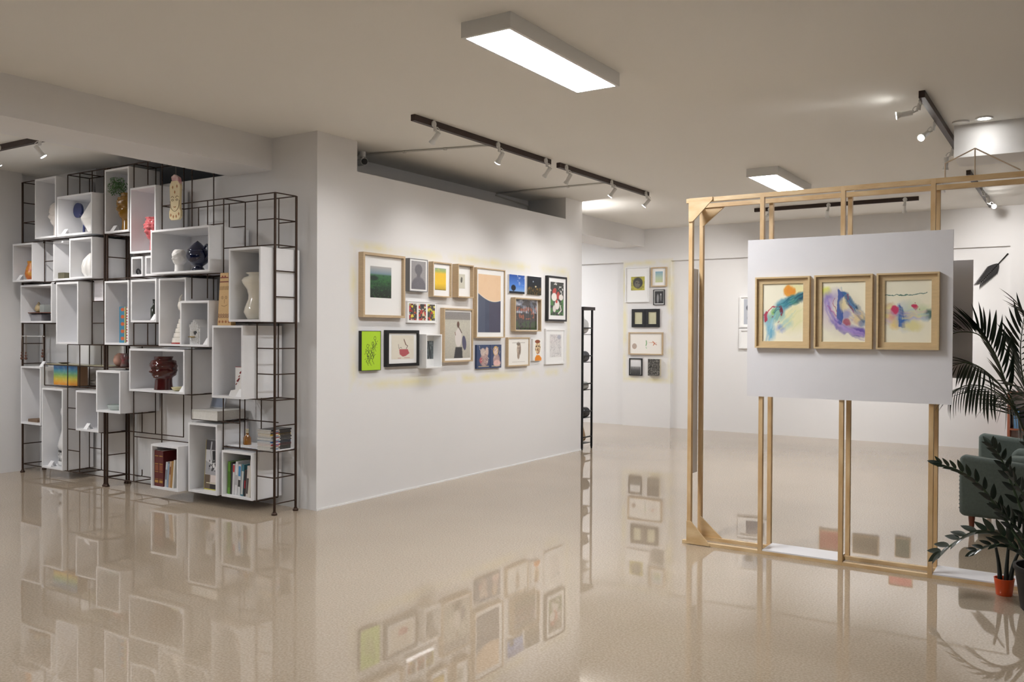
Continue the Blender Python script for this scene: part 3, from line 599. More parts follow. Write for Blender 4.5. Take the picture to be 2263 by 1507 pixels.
# ------------------------------------------------------------------ white display boxes
YB = 5.21; TH = 0.018; G = 0.0195
def box(fx, n, w, k, hh, yf, label, back_gap=False):
    x1 = fx(n)-G; x0 = fx(n+w)+G; z0 = zk(k)+RR+.0015; z1 = z0 + (PT*hh-.031)
    t = thing('display_box', label, 'display box', ((x0+x1)/2, (yf+YB)/2, z0), 'white display boxes in the rod shelf')
    MB().box(x0, x1, yf, YB, z0, z0+TH).build('bottom_board', WHITE, t)
    MB().box(x0, x1, yf, YB, z1-TH, z1).build('top_board', WHITE, t)
    MB().box(x0, x0+TH, yf, YB, z0+TH, z1-TH).build('side_board', WHITE, t)
    MB().box(x1-TH, x1, yf, YB, z0+TH, z1-TH).build('side_board', WHITE, t)
    MB().box(x0+TH, x1-TH, YB-.008, YB, z0+TH, z1-TH).build('back_board', WHITE, t)
    return z0+TH, x0+TH, x1-TH, z1
BX = {}
for nm, fx, n, w, k, hh, yf, lab in (
    ('B1', X1, 3, 2, 11, 3, 4.815, 'tall white open box holding a pale head, in the top row by the left wall'),
    ('B2', X1, 0, 3, 11, 2, 4.805, 'wide white open box with the white double cone and blue disc'),
    ('B3', X2, 9, 2, 11, 3, 4.885, 'tall white open box with the gold head and green plant'),
    ('B4', X2, 7, 2, 10, 3, 4.872, 'tall white open box with the pink head vase'),
    ('B5', X1, 5, 2, 9, 2, 4.812, 'white open box with the orange patterned carafe'),
    ('B6', X1, 0, 2, 9, 2, 4.807, 'white open box with the glossy white knobbly vase'),
    ('B6a', X1, 2, 2, 9, 2, 4.885, 'white open box with the small olive box inside'),
    ('B7', X2, 3, 4, 9, 2, 4.795, 'wide white open box with the white head and navy jug'),
    ('B8', X2, 0, 2, 7, 3, 4.792, 'tall white open box with the cream vase'),
    ('B9', X2, 8, 1, 9, 1, 4.885, 'tiny white open box with a small black ring figure'),
    ('B9b', X2, 7, 1, 9, 1, 4.885, 'tiny white open box left empty behind the wide box'),
    ('B10', X1, 4, 3, 7, 2, 4.893, 'wide white open box with a little brown inner shelf'),
    ('B11', X1, 1, 2, 6, 3, 4.795, 'tall white open box left empty, next to the hanging paper sheet'),
    ('B12', X2, 9, 2, 6, 3, 4.885, 'tall white open box with the blue and red patterned strips'),
    ('B13', X2, 7, 2, 7, 2, 4.88, 'white open box with a dark slim bottle and a card'),
    ('B14', X2, 5, 2, 6, 3, 4.878, 'tall white open box with the horned white figure'),
    ('B15', X2, 3, 2, 6, 2, 4.79, 'white open box with the scaled birdhouse'),
    ('B16', X2, 5, 4, 4, 2, 4.865, 'wide white open box with the dark red head vase'),
    ('B17', X2, 1, 2, 4, 3, 4.792, 'tall white open box with the white and red sculpture'),
    ('B18', X1, 5, 2, 2, 3, 4.895, 'tall white open box with flat brown boxes, low by the left wall'),
    ('B19', X1, 3, 2, 0, 4, 4.885, 'very tall white open box with the white lady figure'),
    ('B20', X1, 0, 2, 2, 2, 4.873, 'white open box holding a card and a pale wavy ornament'),
    ('B21', X2, 9, 2, 3, 2, 4.80, 'white open box with the glass dish'),
    ('B22', X2, 5, 2, 0, 2, 4.80, 'white open box with two dark red volumes'),
    ('B23', X2, 3, 2, 0, 3, 4.876, 'tall white open box with the upright photo magazine'),
    ('B24', X2, 1, 2, 0, 2, 4.893, 'white open box with the green book and leaning books')):
    BX[nm] = box(fx, n, w, k, hh, yf, lab) + (yf,)
# loose boards that rest on the rods
tag(MB().box(X2(1)+.02, X2(0)-.016, YF-.01, YR+.03, zk(2)+RR, zk(2)+RR+.01).build('shelf_board', WHITE), 'thin white board on rods under the magazine stack', 'shelf board')
tag(MB().box(X2(2.95), X2(1)-.02, YF+.03, YR+.03, zk(2)+RR, zk(2)+RR+.01).build('shelf_board', WHITE), 'thin white board under the scent bottle, above the green book box', 'shelf board')
AMB = mat('clear acrylic board', 'E9E2B4', 0.1, alpha=0.55)
tag(MB().box(X1(5)+.01, X1(0)-.02, YF+.01, YR-.012, zk(5)+RR, zk(5)+RR+.005).build('shelf_board', AMB), 'thin clear board with yellowish edge above the rainbow painting', 'shelf board')

# ------------------------------------------------------------------ tent cards
def card(x, y, z, label, rz=0.0, s=1.0):
    t = thing('label_card', label, 'card', (x, y, z), 'white label cards in the boxes', (0, 0, rz))
    w, hh, dd = 0.038*s, 0.056*s, 0.034
    b = MB()
    b.add([(-w+.014, -dd, 0), (w, -dd, 0), (w+.006, 0, hh), (-w+.024, 0, hh)], [(0, 1, 2, 3)])
    b.add([(-w+.014, dd, 0), (w, dd, 0), (w+.006, 0.001, hh), (-w+.024, 0.001, hh)], [(3, 2, 1, 0)])
    o = b.build('folded_sheet', CARD, t, local=True)
    o.modifiers.new('solid', 'SOLIDIFY').thickness = 0.001
def bfl(nm): return BX[nm][0]
card(-8.415, 4.845, bfl('B2'), 'white tent card before the blue disc')
card(-7.72, 4.925, bfl('B3'), 'white tent card before the gold head')
card(-9.265, 4.855, bfl('B5'), 'white tent card before the orange carafe')
card(-8.83, 4.97, BX['B10'][3], 'white tent card on top of the box with the inner shelf')
card(-7.085, 4.92, bfl('B13'), 'white tent card beside the dark slim bottle')
card(-6.225, 4.83, bfl('B15'), 'white tent card beside the birdhouse', s=1.0)
card(-6.65, 4.905, bfl('B16'), 'white tent card beside the two small bowls')
card(-5.81, 4.835, bfl('B17'), 'white tent card beside the white and red sculpture', s=1.1)
card(-8.80, 4.922, bfl('B19'), 'white tent card at the foot of the white lady figure')
card(-8.145, 4.915, bfl('B20'), 'white tent card alone in its box')
card(-9.03, 4.965, BX['B18'][3], 'white tent card on top of the tall left box under the necklaces')

# ------------------------------------------------------------------ ceramics
def cer(name, col, gloss=0.12): return mat(name, col, gloss, coat=0.5, var=0.06, scale=12)
def head_rings(hgt, rad, face, neck=.55, crown=None, lumps=0.0, lumpn=9, seed=0):
    """a head on a neck as one continuous lathe with features; face = angle the face looks to"""
    prof = []; N = 40
    for j in range(N+1):
        t = j/N
        s = (t-.30)/.70; r = (max(0, 1-(abs(s-.50)/.545)**2.6))**.5 if t > .30 else 0.0
        r = max(r, neck*(1.0+.10*(1-min(1, t/.3))**2) if t < .36 else 0.0)
        if crown and t > .88: r = crown*(.96+.06*(t-.88)/.12)
        prof.append((max(r, .0)*rad, t*hgt))
    if not crown: prof[-1] = (0.0, hgt)
    def fn(t, a):
        k = 1.0; da = (a-face+math.pi) % (2*math.pi)-math.pi
        g = lambda x, w: math.exp(-(x/w)**2)
        if t > .3:
            k += .34*g(da, .17)*g(t-.55, .055) + .16*g(da, .13)*g(t-.62, .06)           # nose
            k -= .20*(g(da-.38, .2)+g(da+.38, .2))*g(t-.635, .035)                     # eye sockets
            k += .09*(g(da-.38, .12)+g(da+.38, .12))*g(t-.63, .018)                    # eyeballs
            k += .11*g(da, .5)*g(t-.69, .03)                                           # brow
            k += .15*g(da, .22)*g(t-.455, .015) + .14*g(da, .2)*g(t-.425, .014)        # lips
            k += .20*g(da, .3)*g(t-.375, .03)                                          # chin
            k += .22*(g(da-1.55, .13)+g(da+1.55, .13))*g(t-.57, .07)                   # ears
            hair = min(1, max(0, (abs(da)-1.1)*2)) if t < .72 else 1
            k += hair*(.07+.035*math.sin(a*lumpn)*math.sin(t*46))*(t > .4)
            if lumps and t > .66: k += lumps*abs(math.sin(a*lumpn*.5+seed)*math.sin(t*30))
        return k
    return prof, fn
def head(label, x, y, z, hgt, rad, m, face=-1.6, name='ceramic_head', **kw):
    prof, fn = head_rings(hgt, rad, face, **kw)
    o = MB().lathe(prof, (x, y, z), 48, fn).build(name, m, smooth=True, origin=(x, y, z)); tag(o, label, 'ornament'); return o
head('pale ceramic head half hidden in a tall box by the left wall', -8.74, 4.96, bfl('B1'), .36, .082, cer('pale glazed ceramic', 'E9E2DC', .2), lumps=.05)
head('mustard gold ceramic head vase holding a green plant', -7.61, 4.985, bfl('B3'), .36, .086, cer('mustard gold glaze', '8A621A'), crown=.62, lumps=.12, name='head_vase')
head('pink knobbly ceramic head vase', -7.165, 4.98, bfl('B4'), .31, .088, cer('pink red glaze', 'C9656A'), crown=.8, lumps=.22, lumpn=12, name='head_vase')
head('small matt white head with wavy hair beside the navy jug', -6.708, 4.90, bfl('B7'), .205, .058, mat('matt white plaster', 'EDEBE8', .55), lumps=.05, neck=.66)
head('large dark red glossy head vase with open top', -7.058, 4.99, bfl('B16'), .305, .112, cer('dark oxblood glaze', '4A1512', .1), crown=.66, neck=.68, lumps=.03, name='head_vase')
def plant_tuft():
    x, y, z = -7.655, 4.965, bfl('B3')+.34
    t = thing('potted_plant', 'bushy green plant growing from the gold head vase', 'plant', (x, y, z))
    LEAFG = mat('small green leaf', '4F7A45', .5, var=.4, scale=20)
    MB().tube(smooth_pts([(x+.045, y+.02, z), (x, y, z+.05), (x-.04, y-.02, z+.09)], 4), .006, 6).build('stem', LEAFG, t)
    b = MB(); r = np.random.default_rng(5)
    for _ in range(520):
        a, e = r.uniform(0, 6.28), r.uniform(-1.0, 1.2); rr = .105*r.random()**.5
        c = Vector((x-.035+rr*math.cos(a)*math.cos(e), y-.03+.8*rr*math.sin(a)*math.cos(e), z+.085+rr*math.sin(e)*.95))
        dv = Vector(r.normal(size=3)).normalized(); s = dv.orthogonal().normalized()*.004; L = dv*.022
        b.add([c-L*.5, c+s, c+L*.5, c-s], [(0, 1, 2, 3)])
    o = b.build('foliage', LEAFG, t); o['kind'] = 'stuff'
plant_tuft()
# white double cone vase and blue disc
x, y, z = -8.14, 4.96, bfl('B2')
tag(MB().lathe([(.06, 0), (.062, .004), (.20, .145), (.203, .152), (.03, .325), (.026, .33)], (x, y, z), 4, None, sy=.6).build('cone_vase', cer('white glaze', 'EDEBE8'), origin=(x, y, z)), 'glossy white faceted double cone vase', 'vase')
x, y = -8.395, 4.965
t = thing('disc_ornament', 'dark blue round disc with a short handle leaning on the white cone vase', 'ornament', (x, y, bfl('B2')))
BLUE = cer('cobalt blue glaze', '14245E', .3)
MB().cyl((x, y-.01, 2.70), (x, y+.012, 2.70), .074, n=28).build('disc', BLUE, t, smooth='auto')
MB().cyl((x+.04, y, 2.665), (x+.11, y, 2.615), .014, n=10).cyl((x+.11, y, 2.615), (x+.06, y+.02, bfl('B2')), .012, n=10).build('handle', BLUE, t, smooth='auto')
# orange carafe
x, y, z = -9.19, 4.92, bfl('B5')
ORP = mat('orange red patterned glaze', 'C0512C', .3, scale=22, col2='D9A23A', coat=.3)
t = thing('carafe', 'orange and yellow patterned carafe with a beak spout', 'carafe', (x, y, z))
MB().lathe([(.028, 0), (.05, .03), (.058, .07), (.045, .13), (.03, .165), (.036, .2), (.03, .198)], (x, y, z), 20).build('body', ORP, t, smooth=True)
MB().cyl((x-.02, y, z+.18), (x-.06, y, z+.2), .014, .006, 8).build('spout', mat('dark brown clay', '5A3222', .5), t)
# glossy white knobbly vase
x, y, z = -8.15, 4.95, bfl('B6')
tag(MB().lathe([(.05, 0), (.075, .05), (.085, .11), (.065, .17), (.03, .22), (.01, .24), (0, .24)], (x, y, z), 40, lambda t_, a: 1+.12*math.sin(a*8+(int(t_*12) % 2)*math.pi)*abs(math.sin(t_*28))).build('knobbly_vase', cer('white gloss glaze', 'E8E6E2', .08), smooth=True, origin=(x, y, z)), 'glossy white knobbly pine cone vase', 'vase')
tag(MB().box(-8.68, -8.57, 4.92, 5.02, bfl('B6a'), bfl('B6a')+.062).build('small_box', mat('olive lacquer', '6A6650', .4, var=.3)), 'small olive green box', 'box')
# navy jug
def jug():
    x, y, z = -6.45, 4.905, bfl('B7'); NB = cer('navy blue gloss glaze', '0B1436', .06)
    t = thing('jug', 'dark navy glossy jug with a pointed lid and one handle', 'jug', (x, y, z))
    MB().lathe([(.055, 0), (.058, .012), (.04, .035), (.036, .045), (.06, .06), (.095, .09), (.106, .13), (.098, .165), (.086, .18)], (x, y, z), 32).build('body', NB, t, smooth=True)
    MB().lathe([(.088, .18), (.08, .19), (.06, .215), (.03, .245), (0, .268)], (x-.012, y, z), 32).build('lid', NB, t, smooth=True)
    MB().tube(smooth_pts([(x+.075, y, z+.2), (x+.115, y, z+.225), (x+.135, y, z+.19), (x+.13, y, z+.14), (x+.095, y, z+.105)], 6), .012, 10).build('handle', NB, t, smooth=True)
    MB().cyl((x-.085, y, z+.165), (x-.125, y, z+.185), .018, .012, 10).build('spout', NB, t, smooth='auto')
jug()
x, y, z = -6.26, 4.97, bfl('B7')
tag(MB().lathe([(.03, 0), (.034, .02), (.028, .1), (.03, .16), (.022, .185), (0, .19)], (x, y, z), 20).build('figurine', mat('white clay with pink marks', 'EDE6E2', .5, scale=26, col2='D8B9B4'), smooth=True, origin=(x, y, z)), 'slim white figure with pink marks behind the navy jug', 'ornament')
# cream albarello vase
x, y, z = -5.715, 4.945, bfl('B8')
tag(MB().lathe([(.085, 0), (.1, .01), (.125, .06), (.118, .1), (.09, .17), (.088, .2), (.1, .25), (.135, .30), (.142, .325), (.13, .345), (.09, .362), (.085, .372), (.112, .385), (.11, .388), (.08, .38)], (x, y, z), 40).build('cream_vase', cer('cream white glaze', 'E9E3D3', .1), smooth=True, origin=(x, y, z)), 'tall cream waisted vase with a flared lip', 'vase')
# black ring figure
x, y, z = -7.325, 4.93, bfl('B9')
tag(MB().tube([(x-.03+.022*math.cos(a), y, z+.03+.022*math.sin(a)) for a in np.linspace(0, 6.283, 14)], .008, 8).cyl((x-.01, y, z+.02), (x+.05, y+.02, z+.028), .016, .012, 8).cyl((x+.05, y+.02, z), (x+.05, y+.02, z+.045), .012, .014, 8).cyl((x-.03, y, z), (x-.03, y, z+.012), .012, n=8).build('ring_figure', cer('black glaze', '191A1E', .2), origin=(x, y, z)), 'small black ring shaped figure', 'ornament')
# inner shelf objects
def inner():
    z0, xa, xb, z1, yf = BX['B10']
    tag(MB().box(xa, xb, 4.96, 5.19, 1.682, 1.690).build('inner_shelf', mat('brown thin board', '6E4438', .5, var=.2)), 'thin brown shelf board inside the wide box', 'shelf board')
    x, y, z = -9.185, 5.0, 1.690
    tag(MB().lathe([(.02, 0), (.036, .02), (.04, .04), (.028, .07), (.012, .095), (.006, .108), (0, .11)], (x, y, z), 18).build('pear_vase', mat('sandy clay', 'B5A17C', .6, var=.2), smooth=True, origin=(x, y, z)), 'small sandy pear shaped vase on the inner shelf', 'vase')
    x = -9.05; b = MB().box(x-.042, x+.042, y-.042, y+.042, z, z+.006)
    for sx, sy in ((-1, 0), (1, 0), (0, -1), (0, 1)):
        if sx: b.box(x+sx*.042-(.005 if sx > 0 else 0), x+sx*.042+(0 if sx > 0 else .005), y-.042, y+.042, z+.006, z+.08)
        else: b.box(x-.037, x+.037, y+sy*.042-(.005 if sy > 0 else 0), y+sy*.042+(0 if sy > 0 else .005), z+.006, z+.08)
    tag(b.build('glass_cube', mat('smoky glass', 'B9C0BE', .1, alpha=.45)), 'small square glass jar on the inner shelf', 'jar')
    tag(MB().box(-9.30, -9.10, 4.98, 5.08, z0, z0+.068).build('grey_box', mat('grey cardboard', '8E8C90', .7)), 'low grey box under the inner shelf', 'box')
inner()
# patterned strips
p = P(20, 60, '3A7A96', .13, .34)
for i in range(5): p.ell(.4, .12+i*.2, .22, .05, 'C05A28', .3)
p.rect(.66, .74, 0, 1, 'E5C94A', .05); p.rect(.76, 1, 0, 1, '4A5A40', .05)
t = thing('patterned_strip', 'blue upright strip painted with orange flowers', 'ornament', (-7.64, 4.965, bfl('B12')))
MB().box(-.065, .065, .001, .02, 0, .345).build('panel', mat('blue board edge', '2E5A72', .6), t, local=True); picture_mesh('image', p, -.065, .065, 0, .345, 0, t)
p = P(8, 40, 'E8E4E0', .05, .34); p.put(((np.floor(p.U*4)+np.floor(p.V*26)) % 2), 'B0303A')
t = thing('patterned_strip', 'red and white chequered upright strip', 'ornament', (-7.535, 4.955, bfl('B12')))
MB().box(-.04, .04, .001, .02, 0, .34).build('panel', mat('red board edge', '8A2A32', .6), t, local=True); picture_mesh('image', p, -.04, .04, 0, .34, 0, t)
# dark slim bottle
x, y, z = -7.17, 4.97, bfl('B13')
tag(MB().lathe([(.03, 0), (.032, .01), (.032, .11), (.012, .14), (.012, .18), (.015, .182), (.015, .195), (0, .195)], (x, y, z), 18).build('bottle', cer('dark green glass', '2A2E28', .1), smooth='auto', origin=(x, y, z)), 'dark slim bottle in a white box', 'bottle')
x = -7.10; tag(MB().box(x-.012, x+.025, 4.99, 5.03, z, z+.13).build('dark_tin', mat('dark bronze tin', '5A5046', .4, .4)), 'narrow dark tin behind the card', 'tin')
# horned white figure
def horned():
    x, y, z = -6.765, 5.0, bfl('B14'); WG = cer('ivory glaze', 'EEE9E0', .2)
    t = thing('horned_figure', 'white ringed cone figure with two horns and a red base', 'ornament', (x, y, z))
    MB().lathe([(.115, 0), (.115, .012)], (x, y, z), 28).build('base', cer('red glaze', 'A8302A', .2), t, smooth='auto')
    prof = [(.112, .012)]
    for i in range(6):
        z0 = .02+i*.042; r = .11-i*.0135
        prof += [(r, z0), (r-.006, z0+.034), (r-.018, z0+.038), (r-.018, z0+.042)]
    prof += [(.03, .275), (.028, .285), (.055, .31), (.062, .345), (.055, .375), (.03, .39), (0, .392)]
    MB().lathe(prof, (x, y, z), 32).build('body', WG, t, smooth='auto')
    for s in (-1, 1):
        MB().tube(smooth_pts([(x+s*.03, y, z+.36), (x+s*.062, y, z+.385), (x+s*.06, y, z+.42), (x+s*.035, y, z+.445)], 5), [.022-.019*i/15 for i in range(16)], 10).build('horn', WG, t, smooth=True)
horned()
# birdhouse with scales
def birdhouse():
    x, y, z = -6.385, 4.87, bfl('B15'); W2 = mat('matt white ceramic', 'DADADA', .5)
    t = thing('birdhouse', 'white ceramic birdhouse covered in round scales', 'birdhouse', (x, y, z))
    MB().box(x-.068, x+.068, y-.05, y+.06, z, z+.15).build('body', W2, t)
    MB().prism([(x-.075, z+.15), (x+.075, z+.15), (x, z+.215)], y-.055, y+.065).build('roof', W2, t)
    for r in range(8):
        zz = z+.012+r*.019
        for c in range(6):
            xx = x-.06+.024*c+(.012 if r % 2 else 0)
            if abs(xx-x) > .058 or (r in (4, 5) and abs(xx-x-.01) < .02): continue
            MB().cyl((xx, y-.05, zz), (xx, y-.057, zz-.003), .0115, n=10).build('scale', W2, t)
    for r in range(3):
        zz = z+.163+r*.019
        for c in range(5-r*2):
            xx = x-.024*(2-r)+.024*c; MB().cyl((xx, y-.055, zz), (xx, y-.062, zz-.003), .0115, n=10).build('scale', W2, t)
    MB().cyl((x+.01, y-.0495, z+.1), (x+.01, y-.056, z+.1), .016, n=16).build('entrance_hole', BLACKF, t)
    MB().box(x-.06, x+.01, y-.075, y-.05, z+.062, z+.068).build('perch', mat('brass', '9A8040', .3, .8), t)
birdhouse()
for x, y, r, lab in ((-6.79, 4.96, .07, 'shallow cream bowl near the front of the wide box'), (-6.72, 5.10, .07, 'shallow cream bowl behind the first bowl')):
    z = bfl('B16'); tag(MB().lathe([(.03, 0), (.05, .006), (r, .034), (r-.004, .035), (.046, .012), (0, .008)], (x, y, z), 26, sx=1).build('bowl', cer('cream bowl glaze', 'CFC69A', .25), smooth=True, origin=(x, y, z)), lab, 'bowl', 'cream bowls')
# white and red sculpture
def sculpture():
    x, y, z = -5.87, 4.885, bfl('B17')
    t = thing('sculpture', 'white box sculpture with dark red flower marks and draped foot', 'ornament', (x, y, z))
    MB().prism([(x-.075, z), (x+.1, z), (x+.1, z+.238), (x-.07, z+.238), (x-.07, z+.07)], y, y+.09).build('body', mat('white clay', 'E6E4E2', .4), t)
    MB().box(x-.07, x+.1, y, y+.09, z+.2385, z+.243).build('rim', cer('dark red rim', '9A2A32'), t)
    MB().prism([(x-.11, z), (x+.05, z), (x+.09, z+.13), (x+.06, z+.12), (x-.02, z+.055), (x-.085, z+.045)], y-.035, y-.001).build('drape', mat('white clay drape', 'E9E7E4', .4), t)
    for a, b_, s in ((-.0, .2, .8), (-.02, .165, .5), (.03, .16, .45), (-.03, .135, 1.), (.05, .205, .5), (-.055, .1, .5)):
        MB().cyl((x+a-.012*s, y-.001, z+b_-.014*s), (x+a+.014*s, y-.001, z+b_+.012*s), .009*s, .006*s, 8).build('red_mark', cer('dark red mark', '8A1E26'), t)
sculpture()
tag(MB().box(-9.30, -9.12, 4.95, 5.1, bfl('B18'), bfl('B18')+.03).build('flat_box', mat('brown leather', '7E6650', .6, var=.2)), 'flat brown box low in the left shelf', 'box')
tag(MB().box(-9.19, -9.10, 5.12, 5.19, bfl('B18'), bfl('B18')+.05).build('dark_block', mat('dark grey block', '55504C', .6)), 'small dark grey block behind the flat brown box', 'box')
# white lady figure
def lady():
    x, y, z = -8.705, 5.07, bfl('B19'); WL = cer('white porcelain', 'EFEFEF', .2)
    t = thing('lady_figure', 'tall white porcelain lady figure with a black patterned skirt hem', 'ornament', (x, y, z))
    p = [(.125, .0), (.15, .02), (.148, .05)]
    MB().lathe(p, (x, y, z), 32, lambda q, a: 1+.05*math.sin(a*9), sy=.72).build('foot', WL, t, smooth=True)
    MB().lathe([(.148, .05), (.152, .09), (.15, .125), (.14, .14)], (x, y, z), 32, sy=.72).build('skirt_hem', mat('black and white pattern', 'E2E2E2', .25, scale=16, col2='15151A', coat=.4), t, smooth=True)
    MB().lathe([(.14, .14), (.146, .145), (.146, .152), (.14, .157)], (x, y, z), 32, sy=.72).build('belt', BLACKF, t, smooth=True)
    MB().lathe([(.14, .157), (.155, .19), (.15, .23), (.118, .33), (.092, .42), (.098, .48), (.125, .54), (.118, .585), (.07, .62), (.03, .635), (.026, .655), (.05, .69), (.045, .725), (.02, .75), (0, .752)], (x, y, z), 32, sy=.72).build('body', WL, t, smooth=True)
lady()
x, y, z = -7.985, 4.99, bfl('B20')
tag(MB().tube(smooth_pts([(x-.02, y, z), (x+.04, y, z+.06), (x-.04, y, z+.12), (x+.02, y, z+.19), (x-.02, y, z+.24)], 6), .035, 12).build('wavy_ornament', cer('pale pink glaze', 'E2D2CC', .2), smooth=True, origin=(x, y, z)), 'pale wavy upright ornament partly behind the next box', 'ornament')
x, y, z = -7.665, 4.93, bfl('B21')
tag(MB().lathe([(.06, 0), (.085, .006), (.1, .05), (.096, .05), (.08, .012), (0, .01)], (x, y, z), 30).build('glass_dish', mat('pale green glass', 'C4D0CA', .05, alpha=.55, coat=.5), smooth=True, origin=(x, y, z)), 'round pale green glass dish', 'dish')
# totem standing on the tall box
def totem():
    x, y, z = -6.015, 4.83, BX['B17'][3]+.001
    p = P(40, 110, 'D9B580', .17, .5); p.put(p.noise(6, 16, 3)-.5, 'C9A06A', .6)
    for zz in (.9, .82): p.rect(0, 1, zz, zz+.02, '7A2A1C')
    p.ell(.3, .93, .1, .02, '9A3A24', .3); p.ell(.62, .93, .1, .02, '9A3A24', .3)
    for i in range(8): p.line([(.06+i*.12, .68), (.1+i*.12, .74)], .025, '7A5A28')
    for cx in (.33, .68): p.ell(cx, .53, .12, .03, '8A6438', .1); p.ell(cx, .53, .09, .022, 'D9B580', .1); p.ell(cx, .53, .03, .01, '6A4A28', .2)
    p.line([(.5, .5), (.5, .42)], .012, '8A6438'); p.line([(.25, .38), (.5, .36), (.78, .39)], .012, '8A6438')
    m = ((p.V > .14)*(p.V < .22)*1.)*(((np.floor(p.U*10)+np.floor(p.V*90)) % 2)); p.put(m, '6A3A24')
    for i in range(4): p.ell(.14+i*.24, .07, .08, .025, 'A8683C', .3)
    t = thing('painted_totem', 'tan tapered totem board painted with a face and patterns', 'ornament', (x, y, z))
    o = picture_mesh('image', p, -.085, .085, 0, .44, -.0005, t)
    for vv in o.data.vertices: vv.co.x *= 1-.42*vv.co.z/.44
    b = MB(); b.add([(-.085, 0, 0), (.085, 0, 0), (.0493, 0, .44), (-.0493, 0, .44), (-.085, .05, 0), (.085, .05, 0), (.0493, .05, .44), (-.0493, .05, .44)], [(0, 1, 2, 3), (7, 6, 5, 4), (0, 4, 5, 1), (1, 5, 6, 2), (2, 6, 7, 3), (3, 7, 4, 0)])
    b.build('board', mat('tan clay', 'CFA873', .7), t, local=True)
totem()
# rainbow painting
def rainbow():
    z = zk(4)+RR+.001; t = thing('box_painting', 'deep box painting fading from blue through green to yellow', 'painting', (-8.66, 4.985, z))
    p = P(60, 50, '4A80C0', .42, .2).grad([(0, 'D98A28'), (.15, 'E0A436'), (.32, 'D9C94A'), (.5, '8AB868'), (.68, '5AA0A8'), (.85, '4A86C4'), (1, '4A7CBE')]); p.put(p.noise(8, 6, 3)-.5, 'E8E8C8', .35)
    MB().box(-.215, .215, .002, .11, 0, .205).build('panel', mat('brown kraft edge', '8A6A50', .7), t, local=True)
    picture_mesh('image', p, -.215, .215, 0, .205, 0, t)
rainbow()
# egg and small vase in the middle cell
z = zk(5)+RR+.001
tag(MB().box(X2(11)+.02, X2(9)-.02, YF+.012, YR-.012, zk(5)+RR-.004, zk(5)+RR).build('shelf_board', mat('dark thin board', '4A3A34', .5)), 'thin dark board in the cell under the patterned strips', 'shelf board')
tag(MB().lathe([(.02, 0), (.05, .03), (.058, .06), (.048, .1), (.02, .128), (0, .132)], (-7.755, 5.0, z), 22).build('egg_ornament', mat('pinkish clay', 'B58A78', .5, var=.2), smooth=True, origin=(-7.755, 5.0, z)), 'pinkish clay egg on the dark board', 'ornament')
x, y = -7.645, 4.985
t = thing('metal_vase', 'small grey and red vase with thin stems on the dark board', 'vase', (x, y, z))
MB().lathe([(.04, 0), (.045, .01), (.03, .06), (.045, .1), (.03, .12), (.034, .13)], (x, y, z), 18).build('body', mat('grey red marbled glaze', '6E6864', .25, scale=20, col2='7A2226', coat=.3), t, smooth=True)
for i in range(3): bar('stem', (x-.01+.01*i, y, z+.12), (x-.015+.015*i, y, z+.2), .002, STEEL, t, 6)
# hanging paper sheet with print lines
p = P(30, 50, 'F0EDF0', .13, .21)
for i in range(12): p.rect(.12, .9-.1*(i % 3), .12+i*.06, .135+i*.06, 'B5B0B8', .01, .8)
t = thing('paper_sheet', 'white paper sheet with printed lines hung between the rods', 'paper', (-7.995, 4.935, 1.785))
MB().box(-.075, .075, .0006, .0016, 0, .205).build('sheet', CARD, t, local=True); picture_mesh('print', p, -.075, .075, 0, .205, 0, t)
# necklaces on a clear rod
CH = mat('brown bead', '6A4436', .4, var=.3); CHN = mat('fine chain', '8A7A6C', .35, .6)
tag(MB().cyl((-9.36, 4.915, 1.44), (-8.93, 4.915, 1.44), .005, n=8).build('hanging_rod', mat('clear acrylic rod', 'E6E6E6', .1, alpha=.8)), 'thin clear rod carrying the necklaces', 'rod')
for x, L, lab in ((-9.34, .25, 'brown bead necklace at the left end of the clear rod'), (-9.26, .25, 'round pendant necklace beside the left bead necklace'), (-8.94, .22, 'bead necklace at the right end of the clear rod')):
    t = thing('necklace', lab, 'necklace', (x, 4.915, 1.44-L), 'necklaces on the clear rod')
    MB().tube(smooth_pts([(x-.012, 4.907, 1.44-L+.03), (x-.01, 4.907, 1.38), (x, 4.907, 1.449), (x+.01, 4.907, 1.38), (x+.012, 4.907, 1.44-L+.03)], 5), .0022, 6).build('chain', CHN, t, smooth=True)
    for k, (r, dz) in enumerate(((.013, .03), (.016, .0), (.01, .06))):
        MB().lathe([(0, -r), (r*.7, -r*.7), (r, 0), (r*.7, r*.7), (0, r)], (x, 4.905, 1.44-L+dz+.016), 10).build('bead', CH, t, smooth=True)
x, y, z = -8.76, 5.03, zk(5)+RR+.006
tag(MB().lathe([(.03, 0), (.06, .012), (.056, .013), (0, .006)], (x, y, z), 18).build('trinket_dish', mat('grey trinket metal', '6E645C', .4, .5), origin=(x, y, z)), 'small dark trinket dish on the clear board', 'dish')
